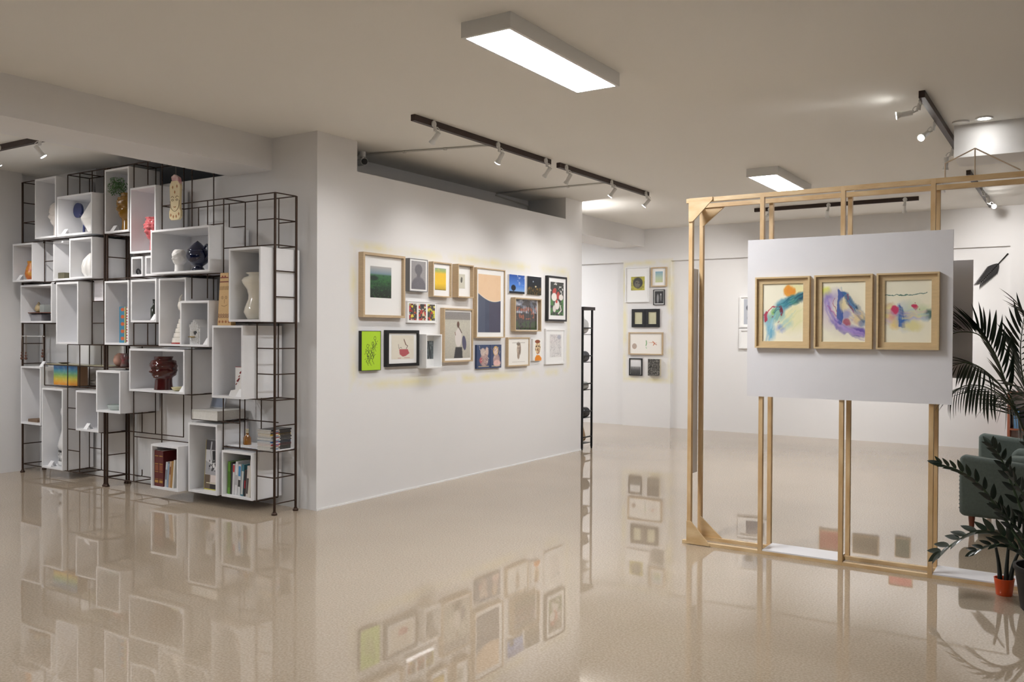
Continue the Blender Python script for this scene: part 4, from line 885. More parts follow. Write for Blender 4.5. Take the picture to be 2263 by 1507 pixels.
# hanging mask
def mask():
    x, y, z = -6.725, 4.865, 2.485
    t = thing('hanging_mask', 'cream ceramic face plaque with brown diamonds hung on a string', 'plaque', (x, y, z))
    p = P(46, 90, 'E6D3A6', .2, .38)
    b = .055
    prof = [(-.075, .02), (-.05, 0), (.05, 0), (.078, .025), (.08, .075), (.066, .1), (.064, .16), (.07, .24), (.074, .3), (.05, .345), (-.05, .345), (-.074, .3), (-.07, .24), (-.064, .16), (-.066, .1), (-.08, .075)]
    MB().prism(prof, 0, .022).build('plaque', mat('cream glazed clay', 'E4D2A4', .35, coat=.3, var=.06), t, local=True)
    DK = mat('brown brush mark', 'A86A34', .5); LN = mat('dark brown brush line', '6A4A2C', .5)
    for a, c in ((-.03, .29), (.03, .295), (0, .245), (-.055, .045), (-.02, .03), (.02, .03), (.055, .05)):
        MB().prism([(a, c-.016), (a+.01, c), (a, c+.016), (a-.01, c)], -.0015, .0).build('diamond', DK, t, local=True)
    for s in (-1, 1):
        MB().tube(smooth_pts([(s*.012, -.001, .195), (s*.03, -.001, .21), (s*.052, -.001, .2)], 4), .0022, 6).build('eyebrow', LN, t, local=True)
        MB().tube(smooth_pts([(s*.015, -.001, .175), (s*.03, -.001, .185), (s*.046, -.001, .175), (s*.03, -.001, .168), (s*.015, -.001, .175)], 4), .0018, 6).build('eye', LN, t, local=True)
    MB().tube(smooth_pts([(-.064, -.001, .17), (-.05, -.001, .105), (0, -.001, .075), (.05, -.001, .105), (.064, -.001, .17)], 5), .002, 6).build('jaw_line', LN, t, local=True)
    MB().tube([(-.014, -.001, .115), (0, -.001, .112), (.014, -.001, .115)], .004, 6).build('mouth', DK, t, local=True)
    MB().prism([(-.03, .345), (.045, .345), (.075, .315), (.06, .37), (.0, .40), (-.04, .38)], -.008, .02).build('bow', mat('pinkish ribbon', 'DCC9C2', .6, col2='B5505A', scale=9), t, local=True)
    MB().tube([(0, .01, .38), (0.002, .01, .69)], .0018, 6).build('string', mat('pale string', 'B5AC9C', .8), t, local=True)
mask()

# ------------------------------------------------------------------ books
PAGE = mat('book pages', 'E4E2DC', .8, var=.08, scale=60)
def book(x, y, z, w, dep, hh, col, label, tilt=0.0, title=None, flat=False, group='books in the boxes', name='book', rz=0.0):
    """upright book, spine towards -y; (x, y, z) = bottom left front corner of the spine; tilt leans the top to +x"""
    t = thing(name, label, 'book', (x, y, z), group, (0, tilt, rz))
    cm = mat('cover '+str(col), col, .45, coat=.15, var=.06)
    b = MB().box(0, w, 0, .003, 0, hh).box(0, .002, .003, dep, 0, hh).box(w-.002, w, .003, dep, 0, hh)
    b.build('cover', cm, t, local=True)
    MB().box(.0022, w-.0022, .003, dep-.004, .003, hh-.003).build('pages', PAGE, t, local=True)
    if title:
        for z0, z1, c in title: MB().box(w*.12, w*.88, -.0006, 0, hh*z0, hh*z1).build('spine_print', mat('print '+c, c, .5), t, local=True)
    return t
z0, xa, xb, z1, yf = BX['B22']
GOLD = 'B58A3A'
gold_lines = [(.84, .86, GOLD), (.62, .64, GOLD), (.40, .415, GOLD), (.2, .21, GOLD), (.10, .17, GOLD), (.44, .6, '8A4A30')]
book(xa+.006, yf+.02, z0, .062, .25, .318, '5E1618', 'dark red gilt volume standing against the box side', title=gold_lines)
book(xa+.069, yf+.02, z0, .062, .25, .318, '5E1618', 'dark red gilt volume standing beside its twin and the thin books', title=gold_lines)
xx = xa+.136
for w, hh, c, lab, tt in ((.026, .225, 'C9CCD0', 'pale grey thin book next to the red volumes', [(.3, .7, '7A8088')]), (.022, .215, '8AA0B8', 'pale blue thin book leaning', None), (.024, .235, 'C9A98A', 'tan thin book leaning', [(.5, .8, '8A5A3A')]), (.022, .24, 'B5894A', 'ochre thin book leaning', None), (.02, .25, 'E2DED6', 'white thin book leaning against a dark one', None)):
    book(xx, yf+.03, z0+.001, w, .17, hh, c, lab, tilt=0.10, title=tt); xx += w+.0035
book(xx+.006, yf+.07, z0+.001, .03, .17, .245, '26262A', 'black book leaning at the end of the row', tilt=.10)
z0, xa, xb, z1, yf = BX['B24']
xx = xa+.012
for w, hh, c, lab, tl, tt in (
    (.032, .275, '6AA034', 'bright green book at the end of the row', .03, [(.2, .7, '4E7A24')]),
    (.016, .27, '2A2A2E', 'thin black book beside the green book', .04, None),
    (.026, .26, 'D8D8DA', 'white book with a red top on its spine', .05, [(.74, .97, 'C0303A')]),
    (.03, .285, 'E6E6E8', 'white book with grey print between the red topped and blue marked books', .06, [(.3, .6, 'B5B5BA')]),
    (.034, .265, 'DADCDE', 'white book with a bright blue block on its spine', .06, [(.62, .94, '3A8AC4'), (.28, .5, '2E2E30')]),
    (.03, .27, '3E7A8A', 'teal topped book with a pale lower spine', .07, [(.05, .78, 'D2D2CE')]),
    (.022, .225, '2A2426', 'small black book with a red stripe', .08, [(.3, .6, 'A02A34')]),
    (.03, .262, 'D6CFC8', 'cream book with dark lettering', .09, [(.1, .6, '4A4442')])):
    book(xx, yf+.035, z0+.001, w, .19, hh, c, lab, tilt=tl, title=tt); xx += w+.006
book(xx+.004, yf+.02, z0+.001, .03, .2, .315, 'DDD8CC', 'tall ivory book leaning strongly at the box side', tilt=.12)
# upright photo magazine in the tall box
def magazine_upright():
    z0, xa, xb, z1, yf = BX['B23']
    p = P(60, 110, 'C9C9CB', .25, .44)
    p.rect(0, 1, .8, 1, '4A464A'); p.rect(0, 1, .32, .8, 'D2D2D4'); p.poly([(0, .58), (.3, .52), (1, .3), (1, .2), (0, .32)], 'AAAAAE')
    p.poly([(.35, .78), (.6, .8), (.72, .62), (.9, .55), (.8, .46), (.55, .44), (.4, .55)], '222226'); p.line([(.3, .95), (.26, .75), (.34, .6)], .035, 'B5B5B8'); p.line([(.7, .85), (.6, .75), (.72, .6)], .03, '9A9A9E'); p.put((p.noise(10, 18, 4) > .58)*(p.V > .38)*(p.V < .6)*(p.U > .3)*1., 'E8E8E8', .9); p.put((p.noise(12, 20, 6) > .6)*(p.V > .38)*(p.V < .62)*(p.U > .2)*1., '2A2A2E', .9)
    p.rect(0, 1, 0, .3, 'D0C6BE'); p.rect(0, .3, 0, .3, '6A5A4A'); p.rect(.35, .7, .16, .3, 'E2D6D0'); p.rect(.3, .78, .02, .12, '2A2422'); p.rect(.75, 1, .14, .26, 'E0C9C0'); p.rect(0, 1, 0, .02, 'C9C04A'); p.rect(.1, 1, .13, .145, 'D8D0B0')
    t = thing('magazine', 'large upright magazine with a black and white photograph cover', 'magazine', (xb-.14, 4.96, z0), rot=(-.06, 0, 0))
    MB().box(-.12, .12, .001, .014, 0, .435).build('pages', PAGE, t, local=True); picture_mesh('cover', p, -.12, .12, 0, .435, 0, t)
    MB().box(-.123, -.12, -.001, .015, 0, .435).build('spine', mat('yellow spine', 'C9B23A', .5), t, local=True)
magazine_upright()
# large white book and small grey frame on the rods above the tall box
z = zk(3)+RR+.001
t = thing('large_book', 'thick white boxed book lying flat on the rods', 'book', (-6.34, 5.05, z))
MB().box(-6.53, -6.19, 4.90, 5.21, z, z+.004).box(-6.53, -6.19, 4.90, 5.21, z+.078, z+.082).box(-6.53, -6.525, 4.90, 5.21, z+.004, z+.078).build('cover', mat('white book cloth', 'E0DED8', .4, coat=.2), t)
MB().box(-6.525, -6.195, 4.905, 5.205, z+.004, z+.078).build('pages', PAGE, t)
t = thing('photo_frame', 'small grey photo frame leaning on the thick white book', 'photo frame', (-6.45, 5.1, z+.083), rot=(-.25, 0, 0))
MB().box(-.095, .095, 0, .012, 0, .1).build('frame', mat('silver grey frame', 'A9ABB0', .4), t, local=True); MB().box(-.08, .08, -.001, 0, .012, .088).build('image', mat('grey blue print', '8A93A4', .5, var=.2), t, local=True)
# magazine stack
z = zk(2)+RR+.0105
mcol = ['C9C9C4', '7A7470', 'D0CCC0', 'B5505A', 'C4C4C8', '3A6AA0', 'D8D4CC', 'C0C4C8', '8A8A86', 'D2CEC4', 'C9A23A', '4A4644', 'B0A090', 'D6D6D2']
mlab = ['bottom', 'second', 'third', 'fourth', 'fifth', 'sixth', 'seventh', 'eighth', 'ninth', 'tenth', 'eleventh', 'twelfth', 'thirteenth', 'topmost']
for i in range(14):
    th = .0115; dx, dy = random.uniform(-.008, .004), random.uniform(-.006, .006); c = mcol[i]
    x0, x1, y0, y1 = X2(1)+.035+dx, X2(0)-.022, YF-.02+dy, YF+.2+dy
    t = thing('magazine', 'magazine lying %s from the board in the stack on the rod shelf' % mlab[i] if i not in (0, 13) else ('bottom magazine of the stack, lying on the white board' if i == 0 else 'topmost magazine of the stack, nearly black'), 'magazine', ((x0+x1)/2, (y0+y1)/2, z), 'magazines in the stack')
    cm = mat('magazine '+c, c if i < 13 else '2A2A2C', .35, coat=.2)
    MB().box(x0, x1, y0, y1, z, z+.0012).box(x0, x1, y0, y1, z+th-.0012, z+th).box(x1-.0012, x1, y0, y1, z+.0012, z+th-.0012).build('cover', cm, t)
    MB().box(x0+.001, x1-.0014, y0+.001, y1-.001, z+.0012, z+th-.0012).build('pages', PAGE, t)
    MB().box(x1, x1+.0006, y0+.1, y1-.004, z+.001, z+th-.001).build('spine_print', mat('dark spine print', '1E1E22', .4), t)
    MB().box(x1, x1+.0006, y0+.03, y0+.085, z+.003, z+th-.003).build('spine_title', mat(('blue title', 'white title', 'red title')[i % 3], ('3A78B8', 'E6E6E6', 'A8404A')[i % 3], .4), t)
    z += th+.0004
# scent bottle
x, y, z = -5.985, 5.05, zk(2)+RR+.0105
t = thing('scent_bottle', 'small amber scent bottle with a thin reed', 'bottle', (x, y, z))
MB().lathe([(.03, 0), (.034, .004), (.034, .06), (.014, .085), (.012, .1), (0, .1)], (x, y, z), 16).build('liquid', mat('amber liquid', '8A5A22', .1, coat=.6), t, smooth='auto')
MB().lathe([(.0125, .1), (.012, .125), (.016, .127), (.016, .135), (0, .135)], (x, y, z), 14).build('neck', mat('cream cap', 'CFC4A8', .3), t, smooth='auto')
bar('reed', (x, y, z+.13), (x-.004, y+.01, z+.23), .002, STEEL, t, 6)
# ------------------------------------------------------------------ wooden display frame
PX = (-2.33, -1.82, -1.293, -0.762, -0.23, 0.30); FH = 2.462; HW = 0.0135
YFR = (5.917, 5.951); YRR = (6.125, 6.159)
def display_frame():
    t = thing('display_stand', 'large double frame of pine battens with triangular corner gussets', 'display frame', (-1.0, 6.04, 0))
    for x in PX:
        MB().box(x-HW, x+HW, *YFR, 0.0, FH).build('post', PINE, t)
        MB().box(x-HW, x+HW, *YRR, 0.0, FH-.016).build('post', PINE, t)
    for (a, b_), ex, lo in (((5.9172, 5.949), .035, 0), ((6.093, 6.1248), .0, .016)):
        MB().box(PX[0]-HW-ex, PX[-1]+HW, a, b_, 0, .022).build('rail', PINEH, t)
        MB().box(PX[0]-HW-ex*.6, PX[-1]+HW, a, b_, FH-.03-lo, FH-lo).build('rail', PINEH, t)
    x0 = PX[0]-HW+.002
    for ya, yb in ((5.904, 5.917), (6.112, 6.125)):
        d = 0 if ya < 6 else .0
        x = x0 if ya < 6 else PX[0]+HW
        ft = FH - (.016 if ya > 6 else 0)
        MB().prism([(x, ft), (x, ft-.165), (x+.03*(ya < 6), ft-.165), (x+.175, ft-.02), (x+.175, ft)], ya, yb).build('gusset', PINEH, t)
        MB().prism([(x, .004), (x+.175, .004), (x+.165, .02), (x+.03*(ya < 6), .165), (x, .165)], ya, yb).build('gusset', PINEH, t)
    for x in (PX[0], PX[-1]):
        for z in (0.0, FH-.04): MB().box(x-HW, x+HW, 5.949, 6.093, z, z+.022).build('spacer', PINE, t)
display_frame()
BOARD = mat('white painted board', 'E4E3E6', .6, var=.02, bump=.03, bscale=60)
tag(MB().box(-1.911, -.646, 5.9045, 5.9165, 1.076, 2.142).build('display_board', BOARD), 'large white board fixed to the front of the pine frame', 'board')
tag(MB().box(-1.60, -.562, 6.1595, 6.1715, 1.229, 1.972).build('back_board', BOARD), 'board on the rear of the pine frame, partly hidden by the white front board', 'board')
tag(MB().box(-2.352, -2.3475, 5.96, 6.12, .488, 1.972).build('side_board', BOARD), 'narrow white board closing the end of the pine frame', 'board')
for a, b_, lab in ((-1.803, -1.309, 'white plank across the bottom rails under the orange sun painting'), (-.746, -.246, 'white plank across the bottom rails beside the orange pot')):
    tag(MB().box(a, b_, 5.919, 6.15, .0225, .031).build('base_plank', BOARD), lab, 'plank')
# three abstract paintings in stepped wooden frames
LIME = mat('pale lime wood', 'D8BE92', .4, var=.1, scale=16, stretch=(1, 1, 5))
def tray(label, x0, x1, z0, z1, pic):
    w, h_ = x1-x0, z1-z0
    t = thing('framed_painting', label, 'painting', ((x0+x1)/2, 5.9045, z0), 'abstract paintings on the display board')
    def ring(bw, ins, ya, yb, nm):
        a = w/2-ins; b = MB()
        b.box(-a, -a+bw, ya, yb, ins, h_-ins).box(a-bw, a, ya, yb, ins, h_-ins).box(-a+bw, a-bw, ya, yb, ins, ins+bw).box(-a+bw, a-bw, ya, yb, h_-ins-bw, h_-ins)
        b.build(nm, LIME, t, local=True)
    ring(.011, 0, -.036, 0, 'outer_frame'); ring(.034, .0112, -.016, -.002, 'inner_frame')
    MB().box(-w/2+.045, w/2-.045, -.006, -.002, .045, h_-.045).build('backing', MATB, t, local=True)
    picture_mesh('image', pic, -w/2+.045, w/2-.045, .045, h_-.045, -.0068, t)
CR = 'F6F1DA'
def wash(p, seed, amt=.10): p.put((p.noise(5, 6, seed)-.5)*2, 'E2DDBE', amt); return p.warp(.05, seed*7).warp(.02, seed*11, 22)
p = wash(P(110, 150, CR, .27, .385), 1)
p.ell(.82, .9, .26, .1, 'EDE6A2', .9, a=.8); p.ell(.66, .86, .15, .105, 'E9A23A', .28); p.ell(.68, .87, .1, .07, 'E58F2A', .6, a=.7)
p.ell(.75, .42, .34, .24, 'E6E2A8', .9, .3, a=.7)
for a in np.linspace(0, 1, 15): p.ell(.45+.55*a, .58+.2*a**.7, .14, .075, ('4E93AE', '2F7E92', '3C8A6A', '17506E')[int(a*3.9)], .8, .45, a=.5)
p.line([(.55, .68), (.75, .75), (1., .83)], .02, '14505C', .8, 1.5); p.line([(.95, .74), (1, .8)], .05, '143E66', .8, 1.); p.ell(.45, .66, .16, .06, '5AA6B8', .8, .5, a=.7)
for q in ((.1, .4), (.18, .3), (.22, .2), (.3, .45), (.2, .12), (.45, .52)): p.ell(q[0], q[1], .09, .12, '6FB4CC', .9, .2, a=.6)
p.ell(.32, .45, .2, .1, '7FB49A', .8, .4, a=.8); p.line([(.2, .22), (.21, .08)], .02, '5E9EC4', .7, 1.5); p.ell(.45, .22, .1, .07, '5E86C8', .9, .5, a=.8); p.ell(.6, .3, .12, .08, 'A9CFC4', .9, a=.7)
p.ell(.28, .52, .07, .05, 'A8D06A', .6, a=.9); p.line([(.3, .5), (.42, .56)], .018, '1E4A3A', .9)
p.poly([(.02, .46), (.06, .53), (.12, .54), (.1, .44), (.12, .36), (.07, .33), (.05, .4)], 'B42C4C', .95); p.line([(.12, .55), (.25, .6), (.4, .6)], .014, 'B8364A', .9)
p.line([(.4, .6), (.48, .56), (.46, .46)], .022, '8A2438', .9); p.ell(.45, .55, .05, .06, '6E2438', .6, a=.9); p.line([(.38, .32), (.41, .35)], .014, 'B4324A', .9); p.ell(.25, .42, .02, .012, '8A2A3A', .4); p.ell(.02, .75, .01, .012, '333', .3) if False else None
p.streaks([(1.02, .84), (.85, .76), (.7, .7), (.55, .64), (.4, .6), (.28, .5)], 26, .035, ['1B5A78', '2F8A8A', '5AA6B8', '3C7A5A', '88C0C4'], .012, .5, 1)
p.streaks([(.36, .5), (.26, .36), (.2, .2), (.18, .06)], 20, .06, ['7ABCD4', '5E9EC4', 'A6D2DC', 'E8E9C8'], .012, .45, 2)
p.streaks([(.95, .6), (.75, .5), (.6, .38), (.45, .26)], 16, .07, ['D8DFA0', 'BFD8B8', 'E9E4B0', 'A9CFC4'], .016, .4, 3)
tray('wood framed watercolour with an orange sun above a blue green arc', -1.848, -1.488, 1.408, 1.884, p)
p = wash(P(110, 150, CR, .27, .385), 2)
p.ell(.1, .84, .12, .07, 'E8EC6A', .8, a=.9)
p.ell(.3, .62, .3, .22, '9A86C8', .8, .5, a=.75); p.ell(.14, .72, .12, .08, '8A78C0', .8, a=.7); p.ell(.2, .45, .2, .2, 'D2B4D8', .9, a=.6); p.ell(.5, .42, .4, .3, 'E2DCCE', .7, a=.9)
for a in np.linspace(0, 1, 9): p.ell(.3+.65*a, .34-.2*a**.8, .14, .07, '7A62B8', .8, -.5, a=.5)
p.ell(.86, .16, .16, .08, '6048A8', .7, a=.8); p.ell(.6, .55, .25, .25, 'E8E2C8', .8, a=.8)
for a in np.linspace(0, 1, 10): p.ell(.55+.42*a, .78-.42*a, .06, .05, '2E5C80', .8, a=.7)
p.ell(.85, .4, .12, .1, 'E2CE9A', .7, a=.9); p.ell(.92, .3, .08, .05, '2E62A0', .8, a=.7); p.ell(.55, .45, .1, .09, '7C7CC0', .8, a=.7); p.ell(.5, .62, .09, .1, 'E8D9A8', .8, a=.8)
p.poly([(.36, .3), (.36, .86), (.42, .84), (.58, .82), (.5, .74), (.46, .62), (.48, .5), (.5, .4), (.45, .3)], '2450A0', .92); p.ell(.46, .62, .05, .1, 'DACDA0', .7, a=.7)
p.line([(.58, .78), (.66, .6), (.72, .5)], .016, 'A83048', .85); p.line([(.14, .6), (.22, .52), (.34, .42)], .018, 'B43A58', .85, 1.); p.line([(.3, .74), (.26, .66), (.36, .5)], .008, 'A8486A', .8); p.ell(.58, .33, .1, .05, 'A8385A', .5, -.4, a=.85); p.ell(.78, .56, .05, .03, '1E4660', .6, a=.9)
p.streaks([(.12, .7), (.16, .52), (.3, .34), (.5, .24), (.72, .16), (.95, .1)], 30, .045, ['8A74C4', 'A892D4', '6A50B0', 'C8A8D8'], .016, .45, 4)
p.streaks([(.5, .86), (.62, .72), (.75, .58), (.88, .46), (1.0, .36)], 22, .04, ['2A5A84', '3A78A0', '5C86B8', '1E4660'], .012, .5, 5)
p.streaks([(.6, .5), (.72, .44), (.86, .38)], 12, .06, ['E2CE9A', 'EAD9B0', '9C94C8', 'C8A0B0'], .02, .45, 6)
tray('wood framed watercolour with a violet swirl and a blue column', -1.459, -1.100, 1.408, 1.886, p)
p = wash(P(110, 150, CR, .27, .385), 3)
p.line([(0, .78), (.2, .765), (.5, .765), (.9, .785)], .01, '1E6A5A', .9)
p.ell(.1, .6, .1, .05, 'D8B48A', .8, a=.7); p.ell(.1, .46, .14, .13, 'EBDF9A', .8, a=.9); p.ell(.22, .5, .1, .09, 'D23A6A', .45, a=.9); p.ell(.18, .42, .1, .08, 'E27A8A', .9, a=.6); p.ell(.24, .3, .12, .09, 'EFD07A', .8, a=.9); p.ell(.05, .34, .1, .05, 'D8C0D8', .9, a=.6)
p.ell(.45, .42, .22, .2, '8FB4D8', .9, a=.6); p.poly([(.3, .24), (.3, .6), (.36, .56), (.46, .44), (.42, .34), (.46, .22)], '2A5CA8', .9); p.ell(.4, .4, .12, .1, '3A6EB8', .8, a=.8); p.ell(.6, .42, .16, .06, 'C0A8C8', .9, -.3, a=.6); p.ell(.6, .26, .2, .08, 'E9E09A', .8, a=.85)
p.ell(.62, .56, .2, .12, 'D8E0C0', .9, a=.7); p.poly([(.56, .6), (.62, .63), (.68, .62), (.74, .58), (.7, .53), (.66, .5), (.62, .54)], 'C8305C', .9); p.ell(.64, .585, .06, .03, 'C8305C', .5, a=.9); p.ell(.66, .65, .01, .008, '8A1E40', .3); p.ell(.76, .54, .01, .008, '8A1E40', .3)
p.ell(.85, .5, .14, .1, 'C8D8A8', .9, a=.7); p.ell(.95, .46, .09, .08, '2E5A58', .7, a=.9); p.ell(.86, .4, .08, .06, '9AB8D0', .9, a=.6)
p.streaks([(.0, .5), (.15, .46), (.3, .44), (.5, .42), (.7, .44), (.9, .46)], 26, .07, ['EBDF9A', 'E0C0C8', 'A8C4DC', 'D8E0B0', 'C8A8C0'], .018, .4, 7)
p.streaks([(.33, .58), (.36, .42), (.36, .26)], 14, .03, ['2A5CA8', '4A7CC0', '1E4A90'], .012, .5, 8)
p.ell(.22, .52, .085, .07, 'D02E62', .3, a=.9)
tray('wood framed watercolour with a dark green line above red blots', -1.076, -.717, 1.408, 1.886, p)
# thin roof shaped sticks on the top rail
t = thing('stick_gable', 'thin pale sticks forming a roof shape on top of the pine frame', 'ornament', (-.538, 5.934, FH))
ST = mat('thin pale stick', 'CDB9A4', .7)
yy = 5.934
for a, b_ in (((-.538, yy, 2.625), (-.70, yy, 2.55)), ((-.538, yy, 2.625), (-.30, yy, 2.472)), ((-.538, yy, FH), (-.538, yy, 2.625)), ((-.70, yy, FH), (-.70, yy, 2.552))):
    bar('stick', a, b_, .004, ST, t, 8)

# ------------------------------------------------------------------ armchair-like sofa beside the frame
FAB = mat('dark grey green upholstery', '66736F', .85, var=.15, scale=60, bump=.1, bscale=300)
def sofa():
    t = thing('sofa', 'dark grey green upholstered sofa on tapered wooden legs', 'sofa', (.1, 7.85, 0))
    def arm(y0, y1, top):
        b = MB().rbox(-.76, .95, y0, y1, .125, top, .045)
        b.v = [(x, y, z-.09*(x+.76)*(z > .3)) for x, y, z in b.v]; b.build('arm', FAB, t, smooth=True)
    arm(7.42, 7.56, .59); arm(8.24, 8.38, .68)
    MB().rbox(-.72, .95, 7.55, 8.25, .14, .30, .03).build('seat_base', FAB, t, smooth=True)
    MB().rbox(-.74, .6, 7.57, 8.23, .29, .42, .05).build('seat_cushion', FAB, t, smooth=True)
    MB().rbox(-.48, .6, 7.60, 7.84, .40, .575, .06).build('bolster', FAB, t, smooth=True)
    MB().rbox(-.48, .6, 7.92, 8.14, .40, .60, .06).build('bolster', FAB, t, smooth=True)
    MB().rbox(.6, .95, 7.42, 8.38, .12, .8, .06).build('backrest', FAB, t, smooth=True)
    LEG = mat('reddish brown leg wood', '8A4A36', .4, var=.2)
    for x, y in ((-.68, 7.50), (-.68, 8.31), (.88, 7.50), (.88, 8.31)):
        MB().cyl((x, y, 0), (x+.02*(x > 0)-.0, y, .15), .015, .026, 14).build('leg', LEG, t, smooth='auto')
    for k in range(12):
        MB().cyl((-.7615, 7.47, .18+k*.03), (-.757, 7.475, .18+k*.03), .005, n=8).build('stud', mat('dark upholstery stud', '2A2E2E', .4, .6), t)
sofa(); s_ = bpy.data.objects['sofa']; s_.rotation_euler.z = -.07; s_.location.x += .025; s_.location.y -= .06

# ------------------------------------------------------------------ plants
def leaf_mesh(name, m, wid, fold=.12, droop=.1, n=7, tip=1.4):
    vs, fs = [], []
    for i in range(n+1):
        s = i/n; w = wid*(math.sin(math.pi*min(1, s**.8))**(.8))*(1-.15*s) if 0 < i < n else 0.0
        zc = -droop*s*s
        vs += [(-w, s, zc+fold*w), (0, s, zc), (w, s, zc+fold*w)]
    for i in range(n):
        a = i*3; fs += [(a, a+1, a+4, a+3), (a+1, a+2, a+5, a+4)]
    me = bpy.data.meshes.new(name); me.from_pydata(vs, [], fs); me.materials.append(m)
    me.polygons.foreach_set('use_smooth', [True]*len(me.polygons)); return me
def put_leaf(name, me, parent, base, direction, normal, length):
    y = Vector(direction).normalized(); x = y.cross(Vector(normal)); x = x.normalized() if x.length > 1e-4 else y.orthogonal().normalized(); z = x.cross(y)
    M = Matrix((x, y, z)).transposed().to_4x4() @ Matrix.Diagonal((length, length, length, 1)); M.translation = base
    o = bpy.data.objects.new(name, me); COL.objects.link(o); o.parent = parent; o.matrix_basis = M; return o
def frames(pts):
    P_ = [Vector(q) for q in pts]; out = []
    for i, q in enumerate(P_): out.append((q, (P_[min(i+1, len(P_)-1)]-P_[max(i-1, 0)]).normalized()))
    return out
def zz_plant():
    c = Vector((-.125, 5.55, 0))
    t = thing('potted_plant', 'potted plant with thick stems of glossy dark green oval leaves in a black pot', 'plant', c)
    MB().lathe([(.125, 0), (.135, .01), (.165, .22), (.172, .225), (.172, .245), (.158, .245), (.155, .2), (0, .2)], (0, 0, 0), 36).build('pot', mat('black plastic pot', '141313', .6, var=.1), t, local=True, smooth='auto')
    MB().lathe([(.155, .2), (.12, .208), (0, .21)], (0, 0, 0), 24).build('soil', mat('dark potting soil', '2A211A', .95, bump=.6, bscale=80), t, local=True)
    LG = mat('glossy dark green leaf', '17271A', .3, var=.3, scale=5, coat=.2); SG = mat('green leaf stalk', '33442C', .45)
    me = leaf_mesh('leaf', LG, .20, .25, .06)
    w = lambda x, y, z: Vector((x, y, z))-c
    rows = [([(-.17, 5.55, .2), (-.26, 5.55, .30), (-.36, 5.56, .385), (-.46, 5.57, .39), (-.56, 5.57, .335), (-.655, 5.57, .25)], .125, 9),
            ([(-.16, 5.54, .2), (-.26, 5.54, .36), (-.35, 5.55, .50), (-.46, 5.56, .65), (-.57, 5.57, .725), (-.66, 5.57, .752)], .10, 11),
            ([(-.15, 5.56, .2), (-.23, 5.55, .28), (-.32, 5.54, .335), (-.40, 5.53, .33), (-.47, 5.53, .29)], .095, 7),
            ([(-.14, 5.56, .2), (-.22, 5.58, .42), (-.30, 5.60, .64), (-.36, 5.61, .80), (-.41, 5.62, .87)], .095, 10),
            ([(-.12, 5.54, .2), (-.17, 5.52, .42), (-.23, 5.50, .60), (-.31, 5.48, .73)], .10, 8),
            ([(-.10, 5.55, .2), (-.10, 5.56, .50), (-.15, 5.58, .74), (-.22, 5.60, .88)], .10, 9),
            ([(-.13, 5.52, .2), (-.22, 5.48, .36), (-.29, 5.45, .48), (-.35, 5.43, .54)], .10, 8),
            ([(-.08, 5.55, .2), (-.02, 5.52, .5), (.05, 5.50, .75), (.14, 5.5, .85)], .10, 8),
            ([(-.1, 5.58, .2), (-.06, 5.66, .45), (-.10, 5.74, .66), (-.16, 5.8, .78)], .10, 8)]
    r = random.Random(3)
    for path, L, nl in rows:
        pts = smooth_pts([w(*q) for q in path], 6); n = len(pts)
        st = MB().tube(pts, [.011-.007*i/(n-1) for i in range(n)], 8).build('stem', SG, t, local=True, smooth=True)
        fr = frames(pts); i0 = int(n*.30)
        for k in range(nl):
            q, d = fr[min(n-1, int(i0+(n-1-i0)*k/(nl-1)))]
            side = d.cross(Vector((0, -.35, 1))).normalized(); up = side.cross(d).normalized()
            for s in (-1, 1):
                dr = (d*.75+side*s*.75+up*(.25+r.uniform(-.12, .12))).normalized()
                put_leaf('leaf', me, st, q, dr, up, L*(1-.25*k/nl)*r.uniform(.9, 1.1))
        q, d = fr[-1]; put_leaf('leaf', me, st, q, d, Vector((0, -1, .3)), L*.8)
zz_plant()
def orange_pot():
    c = Vector((-.352, 5.78, 0))
    t = thing('potted_plant', 'small orange pot with dark upright stalks beside the white plank', 'plant', c)
    MB().lathe([(.04, 0), (.043, .004), (.053, .09), (.055, .098), (.05, .098), (.047, .075), (0, .075)], (0, 0, 0), 28).build('pot', mat('glossy orange pot', 'E2521E', .3, coat=.3), t, local=True, smooth='auto')
    ST2 = mat('nearly black stalk', '1E2420', .4)
    for dx, tx, h_ in ((-.02, -.03, .30), (.008, .015, .34), (.03, .05, .28)):
        MB().tube(smooth_pts([(dx, 0, .07), (dx+tx*.3, .0, .18), (dx+tx, 0, h_)], 5), [.015-.009*i/10 for i in range(11)], 8).build('stalk', ST2, t, local=True, smooth=True)
orange_pot()
